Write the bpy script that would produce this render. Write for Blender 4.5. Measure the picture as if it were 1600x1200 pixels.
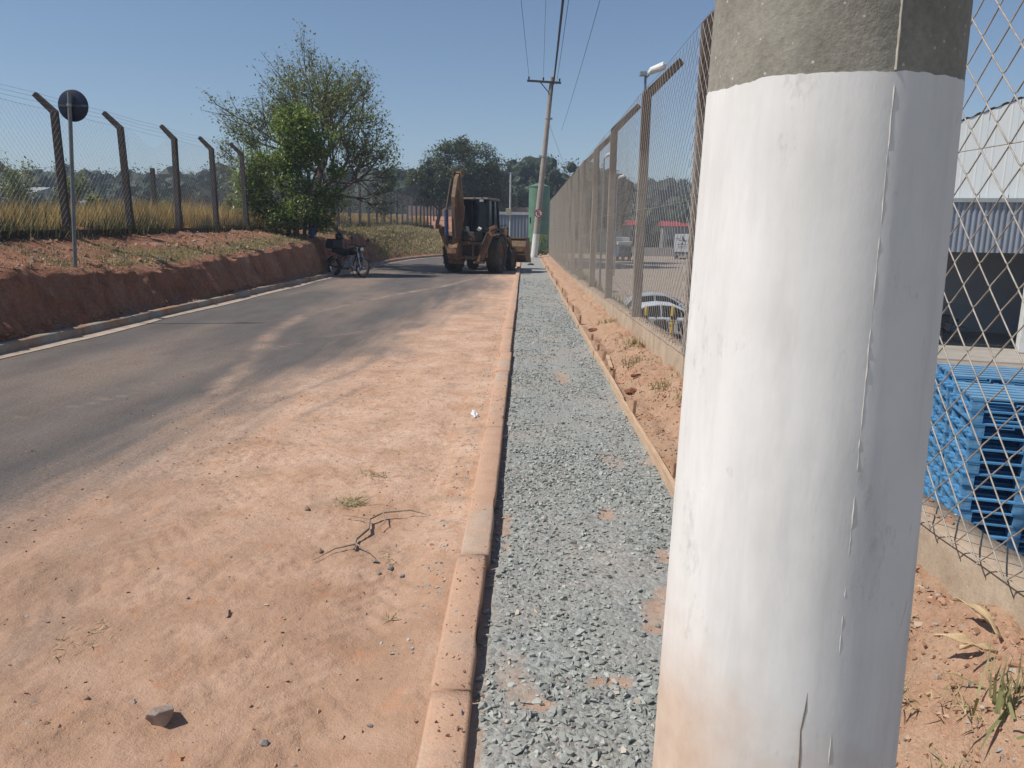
import bpy, math, random
import numpy as np
from math import sin, cos, pi, radians, hypot, atan2, sqrt
from mathutils import Matrix, Vector

# ------------------------------------------------------------------ camera, sky, sun
sc = bpy.context.scene
for o in list(bpy.data.objects): bpy.data.objects.remove(o)
COL = sc.collection
cam_d = bpy.data.cameras.new('camera'); cam = bpy.data.objects.new('camera', cam_d); COL.objects.link(cam)
cam_d.sensor_width = 36; cam_d.lens = 27.0; cam_d.clip_start = .05; cam_d.clip_end = 5000
PITCH = math.atan(240/1200)
cam.matrix_world = (Matrix.Translation((0, 0, 1.6)) @ Matrix.Rotation(radians(.72), 4, 'Z')
                    @ Matrix.Rotation(pi/2-PITCH, 4, 'X') @ Matrix.Rotation(radians(.9), 4, 'Z'))
sc.camera = cam
SUN_EL, SUN_AZ = radians(54), radians(258)          # azimuth clockwise from +Y
world = bpy.data.worlds.new('World'); sc.world = world; world.use_nodes = True
wn = world.node_tree.nodes; wl = world.node_tree.links
bg = wn['Background']
sky = wn.new('ShaderNodeTexSky'); sky.sky_type = 'NISHITA'; sky.sun_disc = False
sky.sun_elevation = SUN_EL; sky.sun_rotation = SUN_AZ
sky.altitude = 700; sky.air_density = 1.0; sky.dust_density = .35; sky.ozone_density = 2.6
wl.new(sky.outputs[0], bg.inputs[0]); bg.inputs[1].default_value = 0.079
sun_d = bpy.data.lights.new('sun', 'SUN'); sun_d.energy = 3.9; sun_d.angle = radians(.53); sun_d.color = (1, .95, .87)
sun = bpy.data.objects.new('sun', sun_d); COL.objects.link(sun)
sv = Vector((sin(SUN_AZ)*cos(SUN_EL), cos(SUN_AZ)*cos(SUN_EL), sin(SUN_EL)))
sun.rotation_euler = sv.to_track_quat('Z', 'Y').to_euler(); sun.location = (-20, -5, 40)
vs = sc.view_settings; vs.view_transform = 'Standard'; vs.look = 'None'; vs.exposure = 0.3; vs.gamma = 1.0; vs.use_curve_mapping = False
sc.cycles.use_denoising = True
sc.cycles.max_bounces = 6; sc.cycles.transparent_max_bounces = 8; sc.cycles.volume_bounces = 0

rng = np.random.default_rng(7)
random.seed(7)

# ------------------------------------------------------------------ helpers
def link(o): COL.objects.link(o); return o

def mesh_np(name, v, f, smooth=False, var=None):
    """v (n,3); f list of tuples or (m,k) array."""
    me = bpy.data.meshes.new(name)
    if isinstance(f, np.ndarray):
        m, k = f.shape
        me.vertices.add(len(v)); me.vertices.foreach_set('co', np.asarray(v, dtype=np.float32).ravel())
        me.loops.add(m*k); me.loops.foreach_set('vertex_index', f.astype(np.int32).ravel())
        me.polygons.add(m); me.polygons.foreach_set('loop_start', np.arange(0, m*k, k, dtype=np.int32))
        me.update(calc_edges=True); me.validate()
    else:
        me.from_pydata([tuple(p) for p in v], [], f); me.update()
    me.polygons.foreach_set('use_smooth', np.full(len(me.polygons), bool(smooth)))
    if var is not None:
        a = me.attributes.new('var', 'FLOAT', 'POINT'); a.data.foreach_set('value', np.asarray(var, dtype=np.float32))
    return me

def add_obj(name, me, m=None, parent=None):
    o = bpy.data.objects.new(name, me); link(o)
    if m is not None: me.materials.append(m)
    if parent is not None: o.parent = parent
    return o

def tag(o, label=None, cat=None, group=None, kind=None):
    if label: o['label'] = label
    if cat: o['category'] = cat
    if group: o['group'] = group
    if kind: o['kind'] = kind
    return o

def empty(name, loc=(0, 0, 0), rz=0, label=None, cat=None, group=None):
    o = bpy.data.objects.new(name, None); link(o); o.location = loc; o.rotation_euler = (0, 0, rz); o.empty_display_size = .1
    return tag(o, label, cat, group)

def copy_tree(o, parent=None):
    c = o.copy(); link(c); c.parent = parent
    for ch in list(o.children): copy_tree(ch, c)
    return c

class MB:
    def __init__(s): s.v = []; s.f = []
    def add(s, v, f):
        b = len(s.v); s.v += [tuple(p) for p in v]; s.f += [tuple(i+b for i in q) for q in f]; return s
    def box(s, c, d, rot=None, taper=(1, 1)):
        x, y, z = d[0]/2, d[1]/2, d[2]/2; tx, ty = taper
        P = [(-x, -y, -z), (x, -y, -z), (x, y, -z), (-x, y, -z), (-x*tx, -y*ty, z), (x*tx, -y*ty, z), (x*tx, y*ty, z), (-x*tx, y*ty, z)]
        if rot is not None: P = [rot @ Vector(p) for p in P]
        return s.add([(p[0]+c[0], p[1]+c[1], p[2]+c[2]) for p in P], [(0, 3, 2, 1), (4, 5, 6, 7), (0, 1, 5, 4), (1, 2, 6, 5), (2, 3, 7, 6), (3, 0, 4, 7)])
    def bar(s, p0, p1, w, h=None, up=(0, 0, 1)):
        p0, p1 = Vector(p0), Vector(p1); h = h or w; d = (p1-p0).normalized(); up = Vector(up)
        if abs(d.dot(up)) > .98: up = Vector((0, 1, 0)) if abs(d.y) < .9 else Vector((1, 0, 0))
        a = d.cross(up).normalized()*w/2; b = a.cross(d).normalized()*h/2
        P = [p0-a-b, p0+a-b, p0+a+b, p0-a+b, p1-a-b, p1+a-b, p1+a+b, p1-a+b]
        return s.add(P, [(0, 1, 2, 3), (7, 6, 5, 4), (0, 4, 5, 1), (1, 5, 6, 2), (2, 6, 7, 3), (3, 7, 4, 0)])
    def tube(s, pts, rs, n=8, cap=True):
        pts = [Vector(p) for p in pts]
        if not hasattr(rs, '__len__'): rs = [rs]*len(pts)
        V = []; F = []; prev = None
        for i, p in enumerate(pts):
            d = (pts[min(i+1, len(pts)-1)]-pts[max(i-1, 0)]).normalized()
            if prev is None: a = d.cross(Vector((0, 0, 1)) if abs(d.z) < .9 else Vector((1, 0, 0))).normalized()
            else: a = (prev-d*prev.dot(d)).normalized()
            prev = a; b = d.cross(a)
            for k in range(n):
                t = 2*pi*k/n; V.append(p+(a*cos(t)+b*sin(t))*rs[i])
        for i in range(len(pts)-1):
            for k in range(n):
                k2 = (k+1) % n; F.append((i*n+k, i*n+k2, (i+1)*n+k2, (i+1)*n+k))
        if cap: F.append(tuple(range(n-1, -1, -1))); F.append(tuple(range((len(pts)-1)*n, len(pts)*n)))
        return s.add(V, F)
    def cyl(s, p0, p1, r0, r1=None, n=16): return s.tube([p0, p1], [r0, r0 if r1 is None else r1], n)
    def prism(s, poly, ext):
        n = len(poly); e = Vector(ext); P = [Vector(p) for p in poly]; Q = [p+e for p in P]
        return s.add(P+Q, [tuple(range(n-1, -1, -1)), tuple(range(n, 2*n))]+[(i, (i+1) % n, n+(i+1) % n, n+i) for i in range(n)])
    def ring(s, c, ax, prof, n=24):
        """lathe: prof list of (r, h) closed loop around axis ax through c"""
        c = Vector(c); ax = Vector(ax).normalized(); a = ax.cross(Vector((0, 0, 1)) if abs(ax.z) < .9 else Vector((1, 0, 0))).normalized(); b = ax.cross(a)
        m = len(prof); V = []; F = []
        for k in range(n):
            t = 2*pi*k/n; d = a*cos(t)+b*sin(t)
            for r, h in prof: V.append(c+d*r+ax*h)
        for k in range(n):
            k2 = (k+1) % n
            for j in range(m):
                j2 = (j+1) % m; F.append((k*m+j, k2*m+j, k2*m+j2, k*m+j2))
        return s.add(V, F)
    def ico(s, c, r, seed=0, amp=.2, sub=1, sc3=(1, 1, 1)):
        V, F = ICO[sub]; q = np.random.default_rng(seed)
        W = V*(1+amp*(q.random(len(V))-.5)*2)[:, None]*r*np.array(sc3)+np.array(c)
        return s.add(W, [tuple(t) for t in F])
    def build(s, name, m=None, parent=None, smooth=False, bevel=0, seg=2, angle=35):
        me = bpy.data.meshes.new(name); me.from_pydata(s.v, [], s.f); me.update()
        if smooth:
            me.polygons.foreach_set('use_smooth', np.ones(len(me.polygons), dtype=bool)); me.set_sharp_from_angle(angle=radians(angle))
        o = add_obj(name, me, m, parent)
        if bevel:
            b = o.modifiers.new('bevel', 'BEVEL'); b.width = bevel; b.segments = seg; b.limit_method = 'ANGLE'
        return o

def _ico():
    t = (1+5**.5)/2
    V = np.array([(-1, t, 0), (1, t, 0), (-1, -t, 0), (1, -t, 0), (0, -1, t), (0, 1, t), (0, -1, -t), (0, 1, -t), (t, 0, -1), (t, 0, 1), (-t, 0, -1), (-t, 0, 1)], float)
    V /= np.linalg.norm(V[0])
    F = [(0, 11, 5), (0, 5, 1), (0, 1, 7), (0, 7, 10), (0, 10, 11), (1, 5, 9), (5, 11, 4), (11, 10, 2), (10, 7, 6), (7, 1, 8), (3, 9, 4), (3, 4, 2), (3, 2, 6), (3, 6, 8), (3, 8, 9), (4, 9, 5), (2, 4, 11), (6, 2, 10), (8, 6, 7), (9, 8, 1)]
    out = {1: (V, np.array(F))}
    for lv in (2, 3):
        V, F = out[lv-1]; V = [tuple(p) for p in V]; c = {}; G = []
        def mid(a, b):
            k = (min(a, b), max(a, b))
            if k not in c:
                p = (np.array(V[a])+np.array(V[b]))/2; p /= np.linalg.norm(p); c[k] = len(V); V.append(tuple(p))
            return c[k]
        for a, b, d in F:
            x, y, z = mid(a, b), mid(b, d), mid(d, a); G += [(a, x, z), (b, y, x), (d, z, y), (x, y, z)]
        out[lv] = (np.array(V), np.array(G))
    return out
ICO = _ico()

import bmesh
def _hulls():
    out = []
    for sd in range(10):
        r = np.random.default_rng(900+sd); bm = bmesh.new()
        for k in range(9):
            d = r.normal(size=3); d /= np.linalg.norm(d); bm.verts.new(tuple(d*r.uniform(.75, 1.15)))
        q = bmesh.ops.convex_hull(bm, input=bm.verts); dele = [e for e in q['geom_interior'] if isinstance(e, bmesh.types.BMVert)]
        bmesh.ops.delete(bm, geom=dele, context='VERTS'); bmesh.ops.triangulate(bm, faces=bm.faces); bm.verts.index_update()
        out.append((np.array([tuple(v.co) for v in bm.verts]), np.array([[v.index for v in f.verts] for f in bm.faces]))); bm.free()
    return out
HULL = _hulls()
def scatter_hulls(P, S, var, seed, tilt=.6):
    r = np.random.default_rng(seed); n = len(P); idx = r.integers(0, len(HULL), n); Vs = []; Fs = []; As = []; k = 0
    for h, (tv, tf) in enumerate(HULL):
        q = idx == h
        if not q.any(): continue
        v, f = scatter(tv, tf, P[q], r.uniform(0, 2*pi, q.sum()), r.normal(0, tilt, q.sum()), S[q], .12, seed+h)
        Vs.append(v); Fs.append(f+k); As.append(np.repeat(var[q], len(tv))); k += len(v)
    return np.concatenate(Vs), np.concatenate(Fs), np.concatenate(As)

def _hash(ix, iy, seed):
    n = (ix.astype(np.int64)*374761393+iy.astype(np.int64)*668265263+seed*1442695041) & 0x7fffffff
    n = ((n ^ (n >> 13))*1274126177) & 0x7fffffff
    return ((n ^ (n >> 16)) & 0xffff)/65535.0
def vnoise(x, y, seed=0):
    x = np.asarray(x, float); y = np.asarray(y, float)
    ix, iy = np.floor(x), np.floor(y); fx, fy = x-ix, y-iy
    fx = fx*fx*(3-2*fx); fy = fy*fy*(3-2*fy); ix = ix.astype(np.int64); iy = iy.astype(np.int64)
    a, b, c, d = _hash(ix, iy, seed), _hash(ix+1, iy, seed), _hash(ix, iy+1, seed), _hash(ix+1, iy+1, seed)
    return (a*(1-fx)+b*fx)*(1-fy)+(c*(1-fx)+d*fx)*fy
def fbm(x, y, seed=0, oct=4):
    s = 0; a = .5; t = 0
    for i in range(oct): s = s+a*vnoise(x*2**i, y*2**i, seed+i*17); t += a; a *= .5
    return s/t
def sstep(a, b, x): t = np.clip((x-a)/(b-a), 0, 1); return t*t*(3-2*t)

def grid(xs, ys, zf):
    X, Y = np.meshgrid(xs, ys); Z = zf(X, Y); n, m = X.shape
    v = np.stack([X.ravel(), Y.ravel(), Z.ravel()], 1)
    i = np.arange(n*m).reshape(n, m)
    f = np.stack([i[:-1, :-1].ravel(), i[:-1, 1:].ravel(), i[1:, 1:].ravel(), i[1:, :-1].ravel()], 1)
    return v, f
def geo(a, b, s0, k):
    out = [a]; 
    while out[-1] < b: out.append(out[-1]+s0+k*max(0, out[-1]-2))
    out[-1] = b; return np.array(out)

def scatter(tv, tf, pos, rotz, tilt, size, jitter=0., seed=0):
    """instances of a template merged into one mesh; size (n,) or (n,3). Returns v, f."""
    n = len(pos); tv = np.asarray(tv, float); r = np.random.default_rng(seed)
    V = np.repeat(tv[None], n, 0)
    if jitter: V = V*(1+jitter*(r.random((n, len(tv), 1))-.5)*2)
    size = np.asarray(size, float); size = size[:, None] if size.ndim == 1 else size
    V = V*size[:, None, :]
    ca, sa = np.cos(tilt), np.sin(tilt)
    y = V[:, :, 1]*ca[:, None]-V[:, :, 2]*sa[:, None]; z = V[:, :, 1]*sa[:, None]+V[:, :, 2]*ca[:, None]; x = V[:, :, 0]
    cb, sb = np.cos(rotz), np.sin(rotz)
    X = x*cb[:, None]-y*sb[:, None]; Y = x*sb[:, None]+y*cb[:, None]
    V = np.stack([X, Y, z], 2)+pos[:, None, :]
    F = np.asarray(tf)[None]+(np.arange(n)*len(tv))[:, None, None]
    return V.reshape(-1, 3), F.reshape(-1, np.asarray(tf).shape[1])

# ------------------------------------------------------------------ materials
def _nt(name):
    m = bpy.data.materials.new(name); m.use_nodes = True; nt = m.node_tree
    return m, nt, nt.nodes['Principled BSDF'], nt.nodes.new, nt.links.new
def rgba(c): return (c[0], c[1], c[2], 1)
def ramp(nt, fac, stops):
    r = nt.nodes.new('ShaderNodeValToRGB'); e = r.color_ramp.elements
    while len(e) < len(stops): e.new(.5)
    for k, (p, c) in enumerate(stops): e[k].position = p; e[k].color = rgba(c)
    nt.links.new(fac, r.inputs[0]); return r.outputs[0]
def noise(nt, scale, detail=5, rough=.6, vec=None, stretch=None):
    n = nt.nodes.new('ShaderNodeTexNoise'); n.inputs['Scale'].default_value = scale; n.inputs['Detail'].default_value = detail; n.inputs['Roughness'].default_value = rough
    if vec is None:
        vec = nt.nodes.new('ShaderNodeTexCoord').outputs['Object']
    if stretch:
        mp = nt.nodes.new('ShaderNodeMapping'); mp.inputs['Scale'].default_value = stretch; nt.links.new(vec, mp.inputs[0]); vec = mp.outputs[0]
    nt.links.new(vec, n.inputs['Vector']); return n.outputs['Fac']
def mixc(nt, fac, a, b, mode='MIX'):
    x = nt.nodes.new('ShaderNodeMix'); x.data_type = 'RGBA'; x.blend_type = mode
    for s, val in ((0, fac), (6, a), (7, b)):
        if isinstance(val, (int, float)): x.inputs[s].default_value = val
        elif isinstance(val, tuple): x.inputs[s].default_value = rgba(val)
        else: nt.links.new(val, x.inputs[s])
    return x.outputs[2]
def mathn(nt, op, a, b=None, clamp=False):
    x = nt.nodes.new('ShaderNodeMath'); x.operation = op; x.use_clamp = clamp
    for s, val in ((0, a), (1, b)):
        if val is None: continue
        if isinstance(val, (int, float)): x.inputs[s].default_value = val
        else: nt.links.new(val, x.inputs[s])
    return x.outputs[0]
def bumpn(nt, bsdf, h, strength=.5, dist=.02, prev=None):
    b = nt.nodes.new('ShaderNodeBump'); b.inputs['Strength'].default_value = strength; b.inputs['Distance'].default_value = dist
    nt.links.new(h, b.inputs['Height']); 
    if prev is not None: nt.links.new(prev, b.inputs['Normal'])
    nt.links.new(b.outputs[0], bsdf.inputs['Normal']); return b.outputs[0]
def attr(nt, name):
    a = nt.nodes.new('ShaderNodeAttribute'); a.attribute_name = name; return a.outputs['Fac']

def pm(name, c1, c2=None, scale=6, rough=.8, bump=0., bscale=None, bdist=.01, metal=0., lo=.35, hi=.68, stretch=None, c3=None, spec=.4):
    m, nt, b, N, L = _nt(name); b.inputs['Roughness'].default_value = rough; b.inputs['Metallic'].default_value = metal; b.inputs['Specular IOR Level'].default_value = spec
    if c2 is None: c2 = tuple(x*.8 for x in c1)
    col = ramp(nt, noise(nt, scale, 6, .62, stretch=stretch), [(lo, c2), (hi, c1)])
    if c3 is not None: col = mixc(nt, ramp(nt, noise(nt, scale*.31, 4, .6), [(.5, (0, 0, 0)), (.66, (1, 1, 1))]), col, c3)
    L(col, b.inputs['Base Color'])
    if bump: bumpn(nt, b, noise(nt, bscale or scale*6, 4, .6, stretch=stretch), bump, bdist)
    return m

def leafmat(name, stops, trans=.35, rough=.5):
    m, nt, b, N, L = _nt(name); b.inputs['Roughness'].default_value = rough; b.inputs['Specular IOR Level'].default_value = .35
    c = ramp(nt, attr(nt, 'var'), stops); L(c, b.inputs['Base Color'])
    t = N('ShaderNodeBsdfTranslucent'); L(c, t.inputs[0]); mx = N('ShaderNodeMixShader'); mx.inputs[0].default_value = trans
    L(b.outputs[0], mx.inputs[1]); L(t.outputs[0], mx.inputs[2]); L(mx.outputs[0], nt.nodes['Material Output'].inputs[0])
    return m
def varmat(name, stops, rough=.9, bump=.4, bscale=60, bdist=.004):
    m, nt, b, N, L = _nt(name); b.inputs['Roughness'].default_value = rough; b.inputs['Specular IOR Level'].default_value = .25
    L(ramp(nt, attr(nt, 'var'), stops), b.inputs['Base Color'])
    if bump: bumpn(nt, b, noise(nt, bscale, 4), bump, bdist)
    return m

# shared soil colours (linear)
SOIL = (.50, .255, .150); SOIL2 = (.40, .175, .090); SOILP = (.52, .32, .215); SOILB = (.36, .20, .115)
CONC = (.36, .33, .28)
M = {}
M['concrete'] = pm('concrete', (.40, .36, .30), (.27, .235, .19), 9, .9, .4, 70, .004)
def _post():
    m, nt, b, N, L = _nt('post concrete'); b.inputs['Roughness'].default_value = .92
    c = ramp(nt, noise(nt, 8, 6, .65), [(.3, (.20, .165, .14)), (.7, (.33, .28, .24))])
    sp_ = N('ShaderNodeSeparateXYZ'); L(N('ShaderNodeTexCoord').outputs['Object'], sp_.inputs[0])
    st = mathn(nt, 'ADD', mathn(nt, 'SUBTRACT', sp_.outputs['Z'], 2.55), mathn(nt, 'MULTIPLY', mathn(nt, 'SUBTRACT', noise(nt, 5, 5, stretch=(1, 1, .4)), .5), 1.1))
    c = mixc(nt, ramp(nt, st, [(.0, (0, 0, 0)), (.25, (.85, .85, .85))]), c, (.085, .06, .05))      # mould at the top
    L(c, b.inputs['Base Color']); bumpn(nt, b, noise(nt, 60, 4), .5, .006); return m
M['postconc'] = _post()
M['postleft'] = pm('old post concrete', (.085, .066, .060), (.045, .034, .031), 7, .92, .5, 50, .006)
M['wire'] = pm('galvanised wire', (.44, .40, .345), (.28, .24, .20), 30, .5, 0)
M['wiredull'] = pm('dull wire', (.30, .29, .29), (.18, .17, .17), 30, .6, 0)
M['wood'] = pm('sawn wood', (.62, .44, .29), (.47, .31, .20), 5, .8, .3, 40, .003, stretch=(8, 1, 8))
M['stake'] = pm('stake wood', (.42, .27, .16), (.27, .165, .10), 14, .85, .4, 60, .004)
M['black'] = pm('black paint', (.02, .02, .022), (.012, .012, .013), 10, .45)
M['rubber'] = pm('tyre rubber', (.028, .026, .025), (.06, .045, .036), 6, .85, .3, 60, .005, lo=.45, hi=.8)
M['glassdark'] = pm('dark glass', (.012, .014, .018), (.008, .009, .012), 3, .12, spec=.35)
M['chrome'] = pm('chrome', (.62, .62, .62), (.45, .45, .45), 8, .2, metal=1)
M['steel'] = pm('galvanised steel', (.42, .44, .46), (.30, .31, .33), 12, .45, metal=.6)
M['white'] = pm('white paint', (.72, .72, .70), (.60, .60, .58), 4, .6)
M['asphcable'] = pm('cable black', (.018, .018, .02), (.03, .03, .03), 8, .6)

# ------------------------------------------------------------------ terrain
def kx(y):                                            # road side of the left kerb
    y = np.asarray(y, float)
    return np.minimum(-6.38+.015*np.clip(y-36, 0, None)**2, -2.4)
def fieldz(y): return 1.45+np.clip(np.asarray(y, float)-13, 0, 60)*.0085
def lotz(y): return -2.5-.01*np.clip(np.asarray(y, float), 0, 33)
def terrain(X, Y):
    left = fieldz(Y)-.03+.25*(fbm(X*.05, Y*.05, 3)-.5)*sstep(-10, -20, X)
    mid = np.where(Y < 65, -.35, -.35+sstep(65, 74, Y)*2.0)
    right = lotz(Y)-.02
    z = np.where(X < -9.15, left, np.where(X < 1.68, mid, right))
    t = sstep(1.60, 4.0, X); z = np.where((X >= 1.68) & (X < 4.05), .2*(1-t)+right*t, z)
    z = np.where((Y > 66) & (X < 4), np.where(X < 1.68, np.maximum(mid, np.where(X < -9.15, left, mid)), z), z)
    z = z+sstep(150, 250, Y)*sstep(6, 40, X)*12+sstep(250, 700, Y)*9*(.6+.8*fbm(X*.006, Y*.004, 5))
    return z
xs = np.array([-900, -500, -300, -200, -140, -100, -70, -50, -36, -26, -20, -16, -13, -11, -9.9, -9.2, -9.1, -7, -4, -1, 1.6, 1.69, 2.1, 2.6, 3.1, 3.6, 4.05, 6, 9, 13, 18, 26, 36, 50, 70, 100, 140, 200, 300, 500, 900], float)
ys = np.concatenate([np.arange(-40, 70, 5), np.arange(70, 260, 10), [280, 310, 350, 400, 460, 540, 640, 760, 900, 1200, 1600]]).astype(float)
v, f = grid(xs, ys, terrain)
m, nt, b, N, L = _nt('dry field'); b.inputs['Roughness'].default_value = .95; b.inputs['Specular IOR Level'].default_value = .1
c = ramp(nt, noise(nt, .35, 7, .65), [(.3, (.10, .095, .035)), (.48, (.24, .19, .085)), (.66, (.34, .25, .13))])
c = mixc(nt, ramp(nt, noise(nt, .08, 3), [(.45, (0, 0, 0)), (.6, (1, 1, 1))]), c, (.10, .11, .04))
sp_ = N('ShaderNodeSeparateXYZ'); L(N('ShaderNodeTexCoord').outputs['Object'], sp_.inputs[0])
c = mixc(nt, ramp(nt, mathn(nt, 'MULTIPLY', mathn(nt, 'SUBTRACT', sp_.outputs['Y'], 140.0), .04, True), [(0, (0, 0, 0)), (1, (1, 1, 1))]), c, ramp(nt, noise(nt, .3, 6, .7), [(.3, (.045, .06, .025)), (.7, (.10, .115, .045))]))      # bush-covered hill
L(c, b.inputs['Base Color']); bumpn(nt, b, noise(nt, 3, 6), .8, .2)
M['field'] = m
tag(add_obj('ground', mesh_np('ground', v, f, True), m), kind='structure')

# paved yard on the lower level
m, nt, b, N, L = _nt('yard paving'); b.inputs['Roughness'].default_value = .9
c = ramp(nt, noise(nt, 1.2, 7, .65), [(.3, (.27, .21, .165)), (.7, (.40, .325, .26))])
br = N('ShaderNodeTexBrick'); br.inputs['Scale'].default_value = 4.5; br.inputs['Mortar Size'].default_value = .015
br.inputs['Color1'].default_value = (1, 1, 1, 1); br.inputs['Color2'].default_value = (.82, .82, .82, 1); br.inputs['Mortar'].default_value = (.45, .45, .45, 1)
L(N('ShaderNodeTexCoord').outputs['Object'], br.inputs['Vector'])
L(mixc(nt, .8, c, br.outputs['Color'], 'MULTIPLY'), b.inputs['Base Color'])
v, f = grid(np.array([3.7, 6, 10, 20, 40, 80, 130]), np.concatenate([np.arange(-10, 40, 4), np.arange(40, 165, 10)]).astype(float), lambda X, Y: lotz(Y))
tag(add_obj('yard_paving', mesh_np('yard', v, f), m), kind='structure')

# ------------------------------------------------------------------ road with dust
def polydist(X, Y, pts):
    d = np.full(X.shape, 1e9)
    for (ax, ay), (bx, by) in zip(pts[:-1], pts[1:]):
        ux, uy = bx-ax, by-ay; t = np.clip(((X-ax)*ux+(Y-ay)*uy)/(ux*ux+uy*uy), 0, 1)
        d = np.minimum(d, np.hypot(X-ax-t*ux, Y-ay-t*uy))
    return d
xs = np.concatenate([np.arange(-6.42, -3.2, .06), np.arange(-3.2, -.20, .0145)])
ys = np.concatenate([np.arange(-8, 1.2, .6), geo(1.2, 75, .0125, .0052)])
EDGE_Y = [0, 4.1, 6.4, 9.4, 16, 25, 40, 80]; EDGE_X = [-3.5, -2.95, -2.6, -2.35, -1.55, -1.0, -.7, -.5]
def dustf(X, Y):
    xe = np.interp(Y, EDGE_Y, EDGE_X)-.1
    w = 1.25+.0*Y
    n = fbm(X*1.2+.25*Y*.0, Y*.30, 11, 5)-.5
    n2 = fbm(X*6.5, Y*.75, 23, 5)-.5
    s = (X-xe)/w+n*1.15+n2*.75
    d = sstep(-.75, 1.1, s)
    d = np.maximum(d, .26*sstep(.40, .72, fbm(X*.8+3, Y*.12, 31, 5))+.06)
    # wheel arcs left by turning machines
    a1 = [(-2.98, 7.3), (-3.15, 8.4), (-3.45, 9.9), (-3.9, 11.9), (-4.05, 14.4), (-3.3, 18.5), (-2.3, 22), (-1.5, 27)]
    d = np.maximum(d, (.55*np.exp(-(polydist(X, Y, a1)/.16)**2))*np.clip(1.5*fbm(X*7, Y*3, 41, 5)-.05, 0, 1.1))
    a2 = [(-4.4, 5.6), (-3.75, 7.3), (-3.5, 9.5), (-3.0, 11.2), (-2.2, 12.4), (-1.6, 13)]
    tread = np.clip(.5+1.2*np.sin((X*.55+Y)*34+3*fbm(X*2, Y*2, 47, 2)), 0, 1)*sstep(.35, .6, fbm(X*5, Y*5, 48, 3))
    d = np.maximum(d, .42*np.exp(-(polydist(X, Y, a2)/.16)**2)*(.25+.75*tread)*(.4+.8*fbm(X*2, Y*2, 43, 3)))
    a3 = [(-4.9, 7.4), (-4.1, 8.9), (-3.7, 10.4)]
    d = np.maximum(d, .34*np.exp(-(polydist(X, Y, a3)/.13)**2)*(.3+.7*tread)*(.4+.8*fbm(X*2, Y*2, 44, 3)))
    a4 = [(-1.9, 6.4), (-1.72, 7.2), (-1.6, 7.9)]
    d = d*(1-.3*np.exp(-(polydist(X, Y, a4)/.035)**2)*(.3+fbm(X*9, Y*9, 46, 3)))
    d = d*(1-.35*np.exp(-(polydist(X, Y, [(-2.35, 6.6), (-1.9, 8.6), (-1.75, 9.6)])/.05)**2)*fbm(X*6, Y*6, 45, 2)*1.6)
    # bare windows in the dust near its border
    hole = sstep(.58, .74, fbm(X*1.6+9, Y*.7+4, 51, 4))*sstep(1.6, .1, s)*.38
    return np.clip(d*(1-hole), 0, 1)
def roadz(X, Y):
    d = dustf(X, Y)
    near = sstep(14, 4, Y)
    z = d*(.014*(fbm(X*2.2, Y*2.2, 61, 3)-.4)+.030*(fbm(X*7, Y*7, 62, 4)-.45)*(fbm(X*1.3, Y*1.3, 64, 2)*1.5))*(.35+.65*near)
    z = z+d*.018*near*(fbm(X*26, Y*26, 63, 2)-.5)*sstep(.45, .65, fbm(X*2.1+7, Y*2.1, 66, 3))
    z = z+.040*sstep(-.55, -.29, X)*sstep(11, 2.5, Y)          # dirt heaped along the kerb
    crust = sstep(.50, .68, fbm(X*1.7+2, Y*1.5+8, 67, 3))
    z = z+d*near*crust*(.020*(fbm(X*11, Y*11, 68, 4)-.5)+.016*(.5-np.abs(fbm(X*17, Y*17, 69, 3)-.5)*2))
    # lug prints of a machine tyre, half trampled
    for (pp, ww, ph) in ((([(-2.55, 1.6), (-1.95, 3.4), (-1.55, 6.0), (-1.35, 10)]), .20, 0.), (([(-.82, 1.6), (-.66, 2.6), (-.60, 4.0), (-.66, 7)]), .15, 1.)):
        pd = polydist(X, Y, pp); q = np.exp(-(pd/ww)**4)
        lug = np.sign(np.sin((Y*1.0+np.abs(X-np.interp(Y, [p[1] for p in pp], [p[0] for p in pp]))*1.1)*52+ph))
        z = z+d*near*q*(-.006+.0034*lug*sstep(.40, .62, fbm(X*2.2+ph, Y*2.2, 70, 3)))
    # faint ruts and footprints
    z = z-.010*d*np.exp(-(polydist(X, Y, [(-2.3, 2.0), (-1.75, 4.0), (-1.5, 7.5), (-1.3, 12)])/.14)**2)
    z = z-.008*d*np.exp(-(polydist(X, Y, [(-.62, 2.0), (-.60, 5.5), (-.66, 12)])/.10)**2)
    return z
v, f = grid(xs, ys, roadz)
me = mesh_np('road', v, f, True)
tk_ = np.clip(sstep(5.2, 2.6, v[:, 1]+1.1*(v[:, 0]+1.2)*.5+2.6*(fbm(v[:, 0]*1.2, v[:, 1]*1.2, 57, 4)-.5)), 0, 1)*.9
a = me.attributes.new('thick', 'FLOAT', 'POINT'); a.data.foreach_set('value', tk_.astype(np.float32))
a = me.attributes.new('dust', 'FLOAT', 'POINT'); a.data.foreach_set('value', dustf(v[:, 0], v[:, 1]).astype(np.float32))
m, nt, b, N, L = _nt('dusty asphalt'); b.inputs['Roughness'].default_value = .92; b.inputs['Specular IOR Level'].default_value = .25
du = attr(nt, 'dust')
asp = ramp(nt, noise(nt, 2.2, 8, .7, stretch=(1, .35, 1)), [(.3, (.080, .077, .077)), (.7, (.130, .124, .119))])
asp = mixc(nt, .55, asp, ramp(nt, noise(nt, 160, 3, .7), [(.35, (.45, .45, .45)), (.62, (1.25, 1.22, 1.2))]), 'MULTIPLY')
soil = ramp(nt, noise(nt, 1.7, 7, .66), [(.28, (.44, .265, .165)), (.5, (.575, .385, .275)), (.72, (.66, .47, .355))])
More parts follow.
